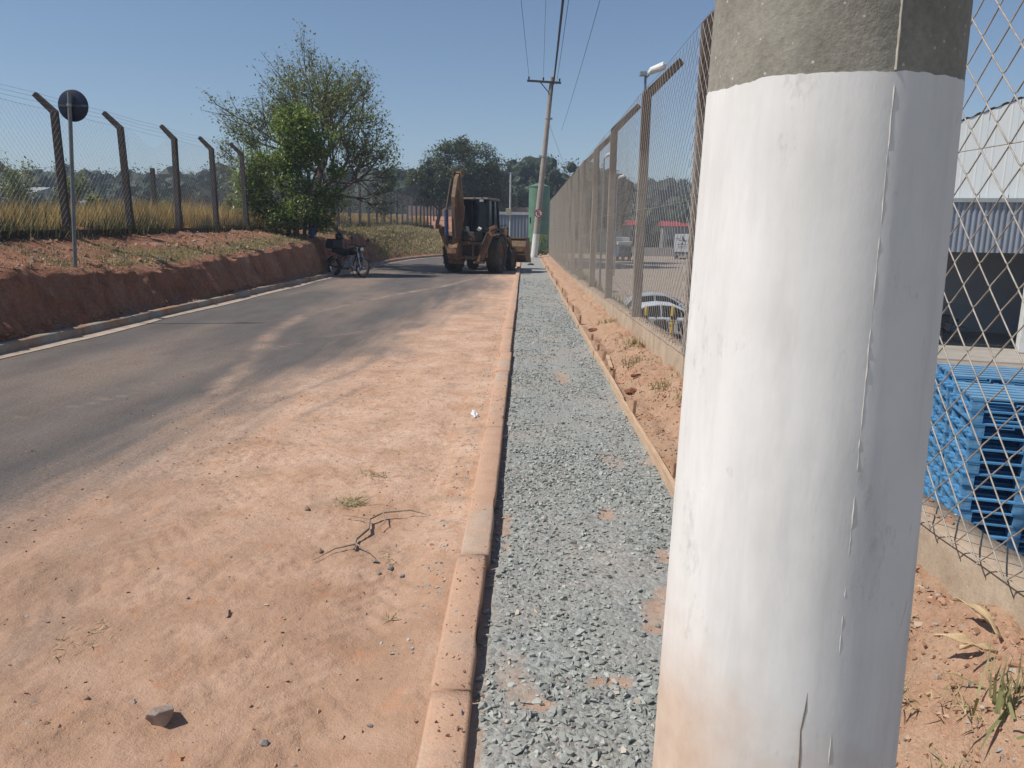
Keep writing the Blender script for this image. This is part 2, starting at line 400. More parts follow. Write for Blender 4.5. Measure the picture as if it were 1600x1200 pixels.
soil = mixc(nt, ramp(nt, noise(nt, 5.5, 6, .7), [(.56, (0, 0, 0)), (.72, (1, 1, 1))]), soil, (.46, .235, .135))
soil = mixc(nt, ramp(nt, noise(nt, 3.1, 6, .7), [(.54, (0, 0, 0)), (.70, (.85, .85, .85))]), soil, (.36, .265, .185))
soil = mixc(nt, .65, soil, ramp(nt, noise(nt, 85, 5, .75), [(.3, (.62, .58, .55)), (.6, (1.15, 1.12, 1.1))]), 'MULTIPLY')
soil = mixc(nt, ramp(nt, noise(nt, 14, 8, .78), [(.53, (0, 0, 0)), (.64, (.85, .85, .85))]), soil, (.34, .20, .125))
soil = mixc(nt, attr(nt, 'thick'), soil, ramp(nt, noise(nt, 2.6, 7, .7), [(.3, (.33, .20, .128)), (.5, (.435, .268, .178)), (.7, (.53, .35, .25))]))
soil = mixc(nt, ramp(nt, noise(nt, 4.2, 7, .74), [(.57, (0, 0, 0)), (.70, (.85, .85, .85))]), soil, (.50, .25, .135))
fine = mathn(nt, 'SUBTRACT', noise(nt, 38, 5, .75), .5)
fac = mathn(nt, 'ADD', du, mathn(nt, 'MULTIPLY', fine, mathn(nt, 'MULTIPLY', mathn(nt, 'MULTIPLY', du, mathn(nt, 'SUBTRACT', 1.0, du)), 5.0)), True)
thin = mixc(nt, .5, soil, (.45, .33, .25))
L(mixc(nt, fac, asp, mixc(nt, ramp(nt, du, [(.4, (1, 1, 1)), (.95, (0, 0, 0))]), soil, thin)), b.inputs['Base Color'])
h1 = mathn(nt, 'ADD', mathn(nt, 'MULTIPLY', noise(nt, 140, 4, .7), .5), noise(nt, 30, 5, .65))
bumpn(nt, b, mathn(nt, 'ADD', h1, mathn(nt, 'MULTIPLY', noise(nt, 9, 7, .72), 1.2)), .75, .016)
road = tag(add_obj('road', me, m), kind='structure')

# ------------------------------------------------------------------ kerbs
def dusty(name, base, base2, dust, amt=(.42, .6), sc=3., bump=.4):
    m, nt, b, N, L = _nt(name); b.inputs['Roughness'].default_value = .93; b.inputs['Specular IOR Level'].default_value = .2
    c = ramp(nt, noise(nt, 12, 6, .65), [(.3, base2), (.7, base)])
    d = ramp(nt, noise(nt, 6, 6, .65), [(.3, tuple(x*.82 for x in dust)), (.7, dust)])
    c = mixc(nt, ramp(nt, noise(nt, sc, 6, .65), [(amt[0], (0, 0, 0)), (amt[1], (1, 1, 1))]), c, d)
    c = mixc(nt, .4, c, ramp(nt, noise(nt, 90, 4, .7), [(.3, (.7, .68, .66)), (.62, (1.1, 1.1, 1.1))]), 'MULTIPLY')
    L(c, b.inputs['Base Color']); bumpn(nt, b, mathn(nt, 'ADD', noise(nt, 90, 5, .7), noise(nt, 14, 5, .6)), bump, .012)
    return m
M['kerb'] = dusty('dusty kerb', (.50, .44, .36), (.36, .32, .27), (.56, .355, .245), (.22, .50), 2.2, .5)
M['kerbl'] = dusty('kerb left', (.40, .35, .29), (.30, .26, .21), (.40, .22, .13), (.45, .62), 2.0, .4)
def kerb_seg(name, x0, x1, ztop, y0, y1, m, parent, seed, flip=False, bow=None):
    n = max(2, int((y1-y0)/.06)); ys = np.linspace(y0, y1, n)
    # profile from road side to back: foot, lip, rounded top, back edge, back foot
    w = x1-x0
    prof = [(0, -.12), (.004, ztop-.020), (.010, ztop-.006), (.020, ztop), (w*.5, ztop+.001), (w-.014, ztop), (w-.004, ztop-.004), (w, ztop-.012), (w, -.12)]
    V = []
    for j, y in enumerate(ys):
        off = (bow(y) if bow else 0)
        for k, (px_, pz) in enumerate(prof):
            e = (fbm(np.array([y*9.]), np.array([k*3.7+seed]), seed, 3)[0]-.5)
            chip = max(0, vnoise(np.array([y*4.3+seed]), np.array([k*.4]), seed+5)[0]-.80)*.16 if 5 <= k <= 7 else 0
            xx = px_+e*.007-chip; 
            V.append((off+(x0+xx if not flip else x1-xx), y, pz+(e*.006 if pz > 0 else 0)-chip*.5))
    k = len(prof); F = []
    for j in range(n-1):
        for i in range(k-1):
            q = (j*k+i, j*k+i+1, (j+1)*k+i+1, (j+1)*k+i); F.append(q if not flip else q[::-1])
    F.append(tuple(range(k)) if flip else tuple(range(k-1, -1, -1))); F.append(tuple(range((n-1)*k, n*k)) if not flip else tuple(range(n*k-1, (n-1)*k-1, -1)))
    return add_obj(name, mesh_np(name, V, F, True), m, parent)
kr = tag(empty('kerb'), kind='structure')
r_ = random.Random(4)
cuts = [-2.0, 1.15, 2.35, 3.45, 5.9, 8.4, 9.75, 12.2, 15, 18, 21, 24, 27, 30, 34, 38, 42, 47, 52]
for i, (a_, c_) in enumerate(zip(cuts[:-1], cuts[1:])):
    dx = r_.uniform(-.008, .008)+(.012 if 8 < a_ < 9 else 0); dz = r_.uniform(-.006, .008)
    kerb_seg('kerb_stone', -.292+dx, -.145+dx, .072+dz, a_+.006, c_-.006, M['kerb'], kr, 20+i)
kl = tag(empty('kerb_across_the_road'), kind='structure')
cl = [2, 6, 9, 11, 13, 15, 17, 19, 21, 23, 25, 28, 31, 34, 37, 40, 43, 46, 49, 52]
for i, (a_, c_) in enumerate(zip(cl[:-1], cl[1:])):
    dx = r_.uniform(-.015, .015)
    kerb_seg('kerb_stone', -6.54+dx, -6.38+dx, .13+r_.uniform(-.01, .01), a_+.008, c_-.008, M['kerbl'], kl, 60+i, True, bow=lambda y: float(kx(y))+6.38)
# sunlit gutter edge along the left kerb, painted as a pale strip
ys = np.arange(6, 50, .2)
V = []; F = []
for j, y in enumerate(ys):
    w = .05+.05*vnoise(np.array([y*.9]), np.array([2.]), 3)[0]
    V += [(float(kx(y))+.005, y, .018), (float(kx(y))+.05+w*2.2, y, .008)]
    if j: F.append((2*j-2, 2*j-1, 2*j+1, 2*j))
M['gutter'] = pm('painted gutter light', (.50, .40, .32), (.36, .27, .2), 5, .95, .4, 60)
tag(add_obj('gutter_light_strip', mesh_np('gutter', V, F), M['gutter']), kind='structure')

# ------------------------------------------------------------------ sidewalk of crushed stone
def patchf(X, Y):                                     # bare soil showing through the stone
    p = .6*sstep(.68, .80, fbm(X*2.3+5, Y*1.15+2, 71, 4))
    for (cx, cy, rx, ry) in [(.62, 3.05, .14, .20), (.44, 8.35, .09, .33), (.32, 2.5, .10, .05), (.72, 3.6, .06, .10), (.5, 4.2, .06, .1), (-.08, 3.9, .05, .3), (.05, 2.35, .07, .05)]:
        q = ((X-cx)/rx)**2+((Y-cy)/ry)**2+3.2*(fbm(X*9, Y*9, 72, 4)-.5)
        p = np.maximum(p, sstep(1.5, .1, q)*.9)
    p = np.maximum(p, sstep(-.07, -.135, X+.05*(fbm(X*0, Y*3, 73, 3)-.5))*.8)
    return np.clip(p, 0, 1)
def walkz(X, Y): return .016+.030*(fbm(X*1.7, Y*1.2, 75, 4)-.5)+.010*(fbm(X*22, Y*22, 76, 2)-.5)*sstep(12, 4, Y)-.012*patchf(X, Y)-.008*sstep(-.08, -.14, X)*sstep(14, 9, Y)*sstep(2.3, 2.8, Y)+.018*sstep(2.7, 2.2, Y)
xs = np.arange(-.16, 1.0, .022); ys = np.concatenate([np.arange(-6, 1.2, .5), geo(1.2, 56, .02, .006)])
v, f = grid(xs, ys, walkz); me = mesh_np('sidewalk', v, f, True)
a = me.attributes.new('patch', 'FLOAT', 'POINT'); a.data.foreach_set('value', patchf(v[:, 0], v[:, 1]).astype(np.float32))
m, nt, b, N, L = _nt('stone grit'); b.inputs['Roughness'].default_value = .93; b.inputs['Specular IOR Level'].default_value = .25
vo = N('ShaderNodeTexVoronoi'); vo.inputs['Scale'].default_value = 48; L(N('ShaderNodeTexCoord').outputs['Object'], vo.inputs['Vector'])
bw = N('ShaderNodeRGBToBW'); L(vo.outputs['Color'], bw.inputs[0])
g = ramp(nt, bw.outputs[0], [(.15, (.16, .168, .16)), (.5, (.285, .30, .285)), (.85, (.40, .415, .395))])
g2 = ramp(nt, noise(nt, 130, 4, .7), [(.3, (.20, .20, .185)), (.7, (.40, .395, .36))])
g = mixc(nt, ramp(nt, noise(nt, 2.1, 5, .6), [(.38, (.15, .15, .15)), (.62, (.9, .9, .9))]), g, g2)
pa = mathn(nt, 'ADD', attr(nt, 'patch'), mathn(nt, 'MULTIPLY', mathn(nt, 'SUBTRACT', noise(nt, 30, 4), .5), .5), True)
g = mixc(nt, ramp(nt, pa, [(.25, (0, 0, 0)), (.9, (.65, .65, .65))]), g, ramp(nt, noise(nt, 9, 5), [(.3, (.42, .225, .13)), (.7, (.52, .32, .21))]))
g = mixc(nt, ramp(nt, noise(nt, .8, 5), [(.45, (0, 0, 0)), (.7, (.3, .3, .3))]), g, (.46, .33, .25))
L(g, b.inputs['Base Color'])
bumpn(nt, b, mathn(nt, 'ADD', mathn(nt, 'MULTIPLY', vo.outputs['Distance'], mathn(nt, 'SUBTRACT', pa, .85)), mathn(nt, 'MULTIPLY', noise(nt, 150, 3), .5)), .7, .015)
tag(add_obj('sidewalk', me, m), kind='structure')
# the stones themselves
def stones(y0, y1, dens, s0, s1, seed, sub=1):
    r = np.random.default_rng(seed); n = int((y1-y0)*1.13*dens)
    X = r.uniform(-.14, .955, n); Y = r.uniform(y0, y1, n)
    den = np.clip(.30+1.5*(fbm(X*2.0+1, Y*1.3, 81, 4)-.36)*2, .06, 1)
    # thinner band of grit in the middle distance, full heaps nearest the camera
    den = den*np.interp(Y, [1, 2.35, 2.6, 3.1, 4.2, 4.8, 7, 50], [1.2, 1.2, .95, .55, .62, .95, 1, 1])
    keep = (r.random(n) < den*(1-.75*patchf(X, Y))); X, Y = X[keep], Y[keep]; n = len(X)
    s = s0+(s1-s0)*r.random(n)**2.2
    S = np.stack([s*r.uniform(.75, 1.35, n), s*r.uniform(.7, 1.1, n), s*r.uniform(.45, .8, n)], 1)
    P = np.stack([X, Y, walkz(X, Y)+S[:, 2]*r.uniform(.15, .6, n)], 1)
    return scatter_hulls(P, S, np.clip(r.normal(.5, .24, n), 0, 1), seed)
parts = [stones(1.2, 3.0, 5200, .0035, .020, 1), stones(3.0, 5.5, 4200, .004, .018, 2), stones(5.5, 9, 2100, .006, .018, 3), stones(9, 15, 700, .010, .022, 4), stones(15, 26, 240, .012, .024, 5)]
V = []; F = []; A = []; k = 0
for v, f, a in parts: V.append(v); F.append(f+k); A.append(a); k += len(v)
M['gravel'] = varmat('crushed granite', [(0, (.20, .205, .19)), (.3, (.285, .295, .272)), (.6, (.35, .362, .335)), (.9, (.44, .45, .415)), (1, (.48, .41, .34))], .85, .5, 120, .003)
tag(add_obj('gravel', mesh_np('gravel', np.concatenate(V), np.concatenate(F), False, np.concatenate(A)), M['gravel']), 'loose grey crushed stone covering the unfinished sidewalk', 'gravel', kind='stuff')

# ------------------------------------------------------------------ dirt strip between formwork and wall
def walltop(y): return np.maximum(.16, .575-.0145*np.asarray(y, float))
def stripz(X, Y):
    t = np.clip((X-.97)/.53, 0, 1)
    hw = np.interp(Y, [0, 2, 2.8, 7, 12, 20, 50], [.40, .34, .25, .15, .09, .04, .02])
    z = .035+hw*t**1.15+.05*sstep(.35, .8, t)*np.interp(Y, [0, 5, 15, 50], [1, 1, .5, .3])
    z = z+np.interp(Y, [0, 12, 40], [1, 1, .4])*(.13*(fbm(X*3.0, Y*2.6, 91, 4)-.5)+.10*(fbm(X*9, Y*9, 92, 4)-.5)*sstep(.0, .4, t)+.045*np.abs(fbm(X*24, Y*24, 93, 2)-.5)*t)
    tr = np.exp(-((X-(1.12+.05*np.sin(Y*1.3)))/.07)**2)            # shallow trench behind the boards
    return z-.035*tr
xs = np.arange(.955, 1.56, .012); ys = geo(.4, 55, .014, .0062)
v, f = grid(xs, ys, stripz); me = mesh_np('dirt', v, f, True)
m, nt, b, N, L = _nt('red earth'); b.inputs['Roughness'].default_value = .95; b.inputs['Specular IOR Level'].default_value = .12
c = ramp(nt, noise(nt, 4, 7, .68), [(.28, (.34, .185, .115)), (.5, (.48, .295, .195)), (.75, (.56, .39, .28))])
c = mixc(nt, ramp(nt, noise(nt, 2.6, 6, .7), [(.42, (0, 0, 0)), (.62, (.85, .85, .85))]), c, (.42, .295, .20))
c = mixc(nt, .5, c, ramp(nt, noise(nt, 70, 5, .75), [(.3, (.55, .52, .5)), (.6, (1.12, 1.1, 1.1))]), 'MULTIPLY')
L(c, b.inputs['Base Color']); bumpn(nt, b, mathn(nt, 'ADD', noise(nt, 110, 4, .7), noise(nt, 25, 5, .7)), .7, .02)
M['earth'] = m
tag(add_obj('dirt_verge', me, m), kind='structure')

# loose clods and pebbles
def clods(X, Y, zf, s, seed, flat=.7, sub=1):
    r = np.random.default_rng(seed); n = len(X); S = np.stack([s*r.uniform(.7, 1.4, n), s*r.uniform(.7, 1.2, n), s*r.uniform(.45, .85, n)*flat/.7], 1)
    v, f, a = scatter_hulls(np.stack([X, Y, zf(X, Y)+S[:, 2]*.3], 1), S, r.random(n), seed)
    return mesh_np('clods', v, f, False, a)
M['clod'] = varmat('earth clods', [(0, (.24, .13, .085)), (.35, (.38, .22, .14)), (.75, (.48, .31, .21)), (.93, (.42, .36, .30)), (1, (.30, .29, .28))], .95, .5, 90)
r = np.random.default_rng(5)
n = 16000; Y = 1.3+r.random(n)**1.7*10; X = r.uniform(.99, 1.52, n); s = .002+.014*r.random(n)**5
tag(add_obj('earth_clods', clods(X, Y, stripz, s, 6), M['clod']), 'loose crumbs of red earth along the low wall', 'soil', kind='stuff')
n = 15000; Y = 1.4+r.random(n)**1.5*11; X = -.31-r.random(n)**.75*3.6
k = (r.random(n) < np.clip(dustf(X, Y)*1.2*(.15+1.5*sstep(.42, .68, fbm(X*1.4, Y*1.4, 97, 3)))+.9*sstep(-.62, -.33, X)*.6, 0, 1)) & (X > -.85*Y-.6)
X, Y = X[k], Y[k]; s = .0015+.0095*r.random(len(X))**5
tag(add_obj('road_pebbles', clods(X, Y, roadz, s, 8), M['clod']), 'small pebbles and crumbs scattered over the dusty road', 'pebbles', kind='stuff')
# grey grit spilled from the sidewalk along the kerb foot
n = 900; Y = 2.6+r.random(n)**1.2*14; X = -.31-np.abs(r.normal(0, .085, n))-.04*r.random(n)
s = .003+.009*r.random(n)**2
me = clods(X, Y, roadz, s, 9)
tag(add_obj('spilled_grit', me, M['gravel']), 'grey stone chips spilled along the road side of the kerb', 'grit', kind='stuff')
# crumbs on the kerb
n = 420; Y = 1.7+r.random(n)**1.5*7; X = r.uniform(-.28, -.155, n)
tag(add_obj('kerb_crumbs', clods(X, Y, lambda a, b_: .074+0*a, .002+.007*r.random(n)**3, 10), M['clod']), 'crumbs of soil lying on the kerb top', 'soil', kind='stuff')

# ------------------------------------------------------------------ earth bank on the left
def bank_profile(t, y, sl):
    """t 0..1 across, sl 0 = vertical cut, 1 = grassy slope. returns x, z"""
    k = float(kx(y))-.16; fz = float(fieldz(y))
    T = [0, .06, .36, .42, .55, 1.0]
    Hc = np.interp(y, [5, 12, 14, 20, 27, 34], [.88, .90, .80, .95, 1.18, 1.2])
    cx_ = [k, k-.12, k-.42, k-.55, k-1.0, -9.3]; cz = [.10, .14, Hc-.06, Hc+.02, Hc+.13, fz+.02]
    w = -9.3-k
    sx = [k, k-.2, k+w*.42, k+w*.48, k+w*.6, -9.3]; sz = [.10, .16, fz*.55, fz*.64, fz*.8, fz+.02]
    X = np.interp(t, T, cx_)*(1-sl)+np.interp(t, T, sx)*sl; Z = np.interp(t, T, cz)*(1-sl)+np.interp(t, T, sz)*sl
    return X, Z
ts = np.concatenate([np.linspace(0, .06, 4)[:-1], np.linspace(.06, .42, 26)[:-1], np.linspace(.42, 1, 44)])
ys = np.concatenate([np.arange(-4, 7, .5), np.arange(7, 30, .085), np.arange(30, 62, .25)])
V = np.zeros((len(ys), len(ts), 3)); G = np.zeros((len(ys), len(ts)))
for j, y in enumerate(ys):
    sl = float(sstep(33, 43, y)); X, Z = bank_profile(ts, y, sl)
    face = sstep(.04, .10, ts)*sstep(.50, .38, ts)
    gro = (fbm(np.full(len(ts), y*1.7), ts*1.2, 101, 5)-.5)*.62+(fbm(np.full(len(ts), y*7.5), ts*9, 102, 4)-.5)*.20
    X = X-gro*face*(1-.75*sl); 
    edge = np.exp(-((ts-.41)/.05)**2)
    Z = Z+edge*(fbm(np.full(len(ts), y*1.3), ts*0+.3, 103, 5)-.5)*.46*(1-.5*sl)
    top = sstep(.42, .5, ts)
    Z = Z+top*((fbm(X*1.5, np.full(len(ts), y*1.5), 104, 4)-.5)*.16+(fbm(X*6, np.full(len(ts), y*6), 105, 3)-.5)*.09)
    Z = Z+(1-top)*face*(fbm(np.full(len(ts), y*9), ts*14, 106, 3)-.5)*.07
    V[j, :, 0] = X; V[j, :, 1] = y; V[j, :, 2] = Z
    gro2 = 0
    G[j] = np.clip(sstep(.40, .47, ts)*np.interp(ts, [.4, .5, .68, .85, 1], [.8, .95, .45, .15, .1])*np.interp(y, [8, 12, 16, 24], [.5, .6, .95, 1.0])*(1-sl)+sl*sstep(.03, .12, ts)*1.0+(fbm(X*1.2, np.full(len(ts), y*.9), 107, 4)-.5)*1.5*sstep(.38, .46, ts*(1-sl)+sl), 0, 1)
n, k = len(ys), len(ts); ii = np.arange(n*k).reshape(n, k)
f = np.stack([ii[:-1, :-1].ravel(), ii[1:, :-1].ravel(), ii[1:, 1:].ravel(), ii[:-1, 1:].ravel()], 1)
BANK = V
me = mesh_np('bank', V.reshape(-1, 3), f, True)
a = me.attributes.new('grass', 'FLOAT', 'POINT'); a.data.foreach_set('value', G.ravel().astype(np.float32))
m, nt, b, N, L = _nt('bank soil'); b.inputs['Roughness'].default_value = .95; b.inputs['Specular IOR Level'].default_value = .1
c = ramp(nt, noise(nt, 1.8, 7, .68, stretch=(1, 1.4, .6)), [(.25, (.23, .105, .066)), (.5, (.40, .20, .125)), (.75, (.52, .32, .225))])
c = mixc(nt, .6, c, ramp(nt, noise(nt, 22, 5, .7), [(.3, (.55, .5, .48)), (.62, (1.15, 1.12, 1.1))]), 'MULTIPLY')
gg = mathn(nt, 'ADD', attr(nt, 'grass'), mathn(nt, 'MULTIPLY', mathn(nt, 'SUBTRACT', noise(nt, 7, 5, .75), .5), .9), True)
c = mixc(nt, ramp(nt, gg, [(.45, (0, 0, 0)), (.85, (.8, .8, .8))]), c, ramp(nt, noise(nt, 9, 5, .7), [(.3, (.13, .12, .05)), (.7, (.34, .285, .13))]))
L(c, b.inputs['Base Color']); bumpn(nt, b, mathn(nt, 'ADD', noise(nt, 30, 6, .7), noise(nt, 6, 5, .65)), .8, .08)
tag(add_obj('earth_bank', me, m), kind='structure')
# stones and crumbs on the bank
r = np.random.default_rng(15)
def bank_pts(n, t0, t1, y0, y1, seed, pw=1):
    r = np.random.default_rng(seed); t = r.uniform(t0, t1, n); y = y0+(y1-y0)*r.random(n)**pw
    jt = np.clip(np.searchsorted(ts, t), 0, len(ts)-1); jy = np.clip(np.searchsorted(ys, y), 0, len(ys)-1)
    return BANK[jy, jt]+r.normal(0, .01, (n, 3))*np.array([1, 1, 0]), G[jy, jt]
P, _ = bank_pts(3600, .40, .98, 8, 34, 16, 1.3)
n = len(P); s = .008+.055*r.random(n)**4
v, f, a = scatter_hulls(P, np.repeat(s[:, None], 3, 1), r.random(n), 3)
tag(add_obj('bank_stones', mesh_np('bs', v, f, False, a), M['clod']), 'stones and lumps of earth strewn over the bank top', 'stones', kind='stuff')
P, _ = bank_pts(1500, .01, .09, 7, 34, 17, 1.2); n = len(P); s = .006+.04*r.random(n)**4
v, f, a = scatter_hulls(P, np.repeat(s[:, None], 3, 1), r.random(n)*.6, 4)
tag(add_obj('fallen_clods', mesh_np('fc', v, f, False, a), M['clod']), 'clods fallen from the cut bank behind the left kerb', 'soil', kind='stuff')
# short weeds on the bank
blade = np.array([(-.5, 0, 0), (.5, 0, 0), (.35, .12, .55), (-.35, .12, .55), (0, .45, 1.0)]); bladef = [(0, 1, 2), (0, 2, 3), (3, 2, 4)]
def blades(P, h, w, seed, lean=.35):
    r = np.random.default_rng(seed); n = len(P)
    H = h*r.uniform(.5, 1.2, n); S = np.stack([np.full(n, w)*r.uniform(.7, 1.3, n), H, H], 1)
    tl = r.normal(0, lean, n) if lean < 1 else np.clip(r.normal(-.98, .16, n), -1.12, -.45)
    return scatter(blade, bladef, P, r.uniform(0, 6.3, n), tl, S, 0, seed)
P, g_ = bank_pts(40000, .36, 1.0, 8, 56, 18, 1.25)
P = P[g_ > r.random(len(P))*.95]
P2, g2_ = bank_pts(16000, .06, 1.0, 31, 58, 28, 1.0); P2 = P2[g2_ > r.random(len(P2))*.9]
v2, f2 = blades(P2, .17, .045, 31, .6)
v, f = blades(P, .07, .013, 3, .7); f = np.concatenate([f, f2+len(v)]); v = np.concatenate([v, v2]); P = np.concatenate([P, P2]); n_dry = len(P2)
M['weed'] = leafmat('weeds', [(0, (.10, .105, .04)), (.4, (.24, .20, .085)), (.7, (.38, .31, .155)), (1, (.50, .42, .25))], .25)
tag(add_obj('bank_grass', mesh_np('bg', v, f, False, np.repeat(np.concatenate([r.random(len(P)-n_dry), .35+.65*r.random(n_dry)]), 5)), M['weed']), 'short dry grass and weeds on top of the red bank', 'grass', kind='stuff')
r = np.random.default_rng(29); n = 11000
yy = 6+r.random(n)**1.2*60; xx = -8.9+r.normal(0, .16, n)-.08; k = fbm(xx*.3, yy*.9, 113, 3) > .40; xx, yy = xx[k], yy[k]; n = len(xx)
H = (.12+.30*fbm(xx, yy*.8, 114, 3))*r.uniform(.5, 1.2, n)
v, f = scatter(blade, bladef, np.stack([xx, yy, fieldz(yy)-.12], 1), r.uniform(0, 6.3, n), r.normal(0, .45, n), np.stack([np.full(n, .022), H, H*1.3], 1), 0, 6)
tag(add_obj('fence_weeds', mesh_np('fw', v, f, False, np.repeat(np.clip(r.normal(.35, .25, n), 0, 1), 5)), leafmat('fence weeds', [(0, (.035, .04, .015)), (.5, (.09, .085, .03)), (1, (.24, .19, .08))], .25, .7)), 'dark weeds growing along the foot of the left fence', 'weeds', kind='stuff')
# tall dry grass beyond the left fence
n = 80000; r = np.random.default_rng(19)
yy = 6+r.random(n)**1.25*78; xx = -9.25-r.random(n)**1.5*np.interp(yy, [6, 30, 84], [9, 12, 10])
dens = fbm(xx*.5, yy*.35, 111, 3); k = r.random(n) < np.clip((dens-.25)*2.6, .12, 1); xx, yy = xx[k], yy[k]; n = len(xx)
P = np.stack([xx, yy, fieldz(yy)-.03], 1)
hh = (.50+.55*fbm(xx*.7, yy*.5, 112, 3))*np.interp(yy, [6, 25, 84], [.95, .9, 1.1])
H = hh*r.uniform(.45, 1.15, n); S = np.stack([np.interp(yy, [6, 30, 84], [.016, .024, .05])*r.uniform(.7, 1.4, n), H*.8, H], 1)
v, f = scatter(blade, bladef, P, r.uniform(0, 6.3, n), r.normal(0, .22, n), S, 0, 5)
M['drygrass'] = leafmat('tall dry grass', [(0, (.09, .085, .028)), (.25, (.24, .165, .055)), (.6, (.42, .28, .09)), (1, (.54, .39, .17))], .4, .7)
tag(add_obj('tall_grass', mesh_np('tg', v, f, False, np.repeat(np.clip(r.normal(.5, .2, n)+(fbm(xx*.8, yy*.6, 115, 3)-.5)*1.3, 0, 1), 5)), M['drygrass']), 'tall yellow dry grass standing behind the left fence', 'grass', kind='stuff')

# ------------------------------------------------------------------ near utility pole
NP = (.50, 1.35)
def nr(z): return .2-.02*(z-1.6)
pole = empty('utility_pole', (NP[0], NP[1], 0), 0, 'thick concrete utility pole close to the camera, painted white at its foot', 'utility pole')
zs = np.concatenate([np.arange(-.3, 2.6, .02), np.arange(2.6, 10.6, .5)]); na = 220
def pole_shell(zs_, off, edge=None, nseed=0):
    V = []; A = np.arange(na)*2*pi/na
    for i, z in enumerate(zs_):
        zz = np.full(na, z)
        if edge is not None and i == len(zs_)-1: zz = edge(A)
        rr = nr(zz)+off+(.0024*(fbm(np.cos(A)*3+9, np.sin(A)*3+zz*1.9, 120+nseed, 3)-.5) if z < 2.6 else 0)
        V.append(np.stack([rr*np.cos(A), rr*np.sin(A), zz], 1))
    V = np.concatenate(V); n = len(zs_); ii = np.arange(n*na).reshape(n, na); jj = np.roll(ii, -1, 1)
    F = np.stack([ii[:-1].ravel(), jj[:-1].ravel(), jj[1:].ravel(), ii[1:].ravel()], 1)
    return V, F
m, nt, b, N, L = _nt('pole concrete'); b.inputs['Roughness'].default_value = .9
c = ramp(nt, noise(nt, 7, 7, .68), [(.3, (.215, .20, .165)), (.7, (.345, .325, .275))])
c = mixc(nt, .6, c, ramp(nt, noise(nt, 90, 5, .75), [(.3, (.6, .6, .6)), (.62, (1.12, 1.12, 1.12))]), 'MULTIPLY')
c = mixc(nt, ramp(nt, noise(nt, 3, 4, .6, stretch=(1, 1, .12)), [(.52, (0, 0, 0)), (.72, (.6, .6, .6))]), c, (.13, .12, .10))
vo = N('ShaderNodeTexVoronoi'); vo.inputs['Scale'].default_value = 40; L(N('ShaderNodeTexCoord').outputs['Object'], vo.inputs['Vector'])
c = mixc(nt, ramp(nt, vo.outputs['Distance'], [(.06, (1, 1, 1)), (.10, (0, 0, 0))]), c, (.55, .53, .47))
L(c, b.inputs['Base Color']); bumpn(nt, b, mathn(nt, 'ADD', noise(nt, 120, 5, .7), noise(nt, 18, 4)), .35, .006)
V, F = pole_shell(zs, 0)
add_obj('shaft', mesh_np('shaft', V, F, True), m, pole)
# coat of white lime paint, its upper edge brushed by hand
m, nt, b, N, L = _nt('lime paint'); b.inputs['Roughness'].default_value = .78; b.inputs['Specular IOR Level'].default_value = .3
tc = N('ShaderNodeTexCoord').outputs['Object']; sep = N('ShaderNodeSeparateXYZ'); L(tc, sep.inputs[0])
c = ramp(nt, noise(nt, 5, 6, .6), [(.3, (.74, .73, .70)), (.7, (.83, .82, .795))])
c = mixc(nt, ramp(nt, noise(nt, 9, 7, .7, stretch=(1, 1, .16)), [(.46, (0, 0, 0)), (.72, (.6, .6, .6))]), c, (.56, .555, .54))
# scuffs
c = mixc(nt, ramp(nt, noise(nt, 6.5, 7, .78, stretch=(1, 1, .45)), [(.585, (0, 0, 0)), (.68, (.55, .55, .55))]), c, (.43, .415, .39))
vo = N('ShaderNodeTexVoronoi'); vo.inputs['Scale'].default_value = 31; L(tc, vo.inputs['Vector'])
pit = ramp(nt, mathn(nt, 'ADD', vo.outputs['Distance'], mathn(nt, 'MULTIPLY', noise(nt, 3, 3), .22)), [(.12, (1, 1, 1)), (.16, (0, 0, 0))])
pit = mathn(nt, 'MULTIPLY', pit, ramp(nt, noise(nt, 6, 4, .6), [(.50, (0, 0, 0)), (.60, (1, 1, 1))]))
c = mixc(nt, mathn(nt, 'MULTIPLY', pit, .55), c, (.46, .43, .38))
# splashed earth rising from the foot
sp = mathn(nt, 'ADD', mathn(nt, 'MULTIPLY', mathn(nt, 'SUBTRACT', 1.0, sep.outputs['Z']), 1.0), mathn(nt, 'MULTIPLY', mathn(nt, 'SUBTRACT', noise(nt, 4.5, 6, .62), .5), .55))
sp = mathn(nt, 'SUBTRACT', sp, mathn(nt, 'MULTIPLY', sep.outputs['X'], .85))
c = mixc(nt, ramp(nt, sp, [(.20, (0, 0, 0)), (.50, (.75, .75, .75)), (.9, (1, 1, 1))]), c, ramp(nt, noise(nt, 14, 5), [(.3, (.52, .34, .22)), (.7, (.66, .50, .37))]))
L(c, b.inputs['Base Color'])
hb = mathn(nt, 'ADD', mathn(nt, 'MULTIPLY', noise(nt, 40, 6, .7, stretch=(1, 1, .3)), .8), noise(nt, 12, 6, .65, stretch=(1, 1, .6)))
hb = mathn(nt, 'ADD', hb, mathn(nt, 'MULTIPLY', noise(nt, 40, 3, .5, stretch=(.3, .3, 2)), .10))
hb = mathn(nt, 'SUBTRACT', hb, mathn(nt, 'MULTIPLY', pit, .9))
bumpn(nt, b, hb, .17, .004)
edge = lambda A: 1.828+.004*(fbm(A*2, A*0+1, 130, 2)-.5)*2+.0024*(fbm(A*20, A*0, 131, 3)-.5)*2
zp = np.concatenate([np.arange(-.2, 1.80, .02), [1.81]])
V, F = pole_shell(zp, .0009, edge, 0)
V2 = V[-na:].copy(); V2[:, :2] *= (.2-.0014)/.2                  # turn the edge of the coat in to the concrete
k = len(V); V = np.concatenate([V, V2]); i = np.arange(na); j = np.roll(i, -1)
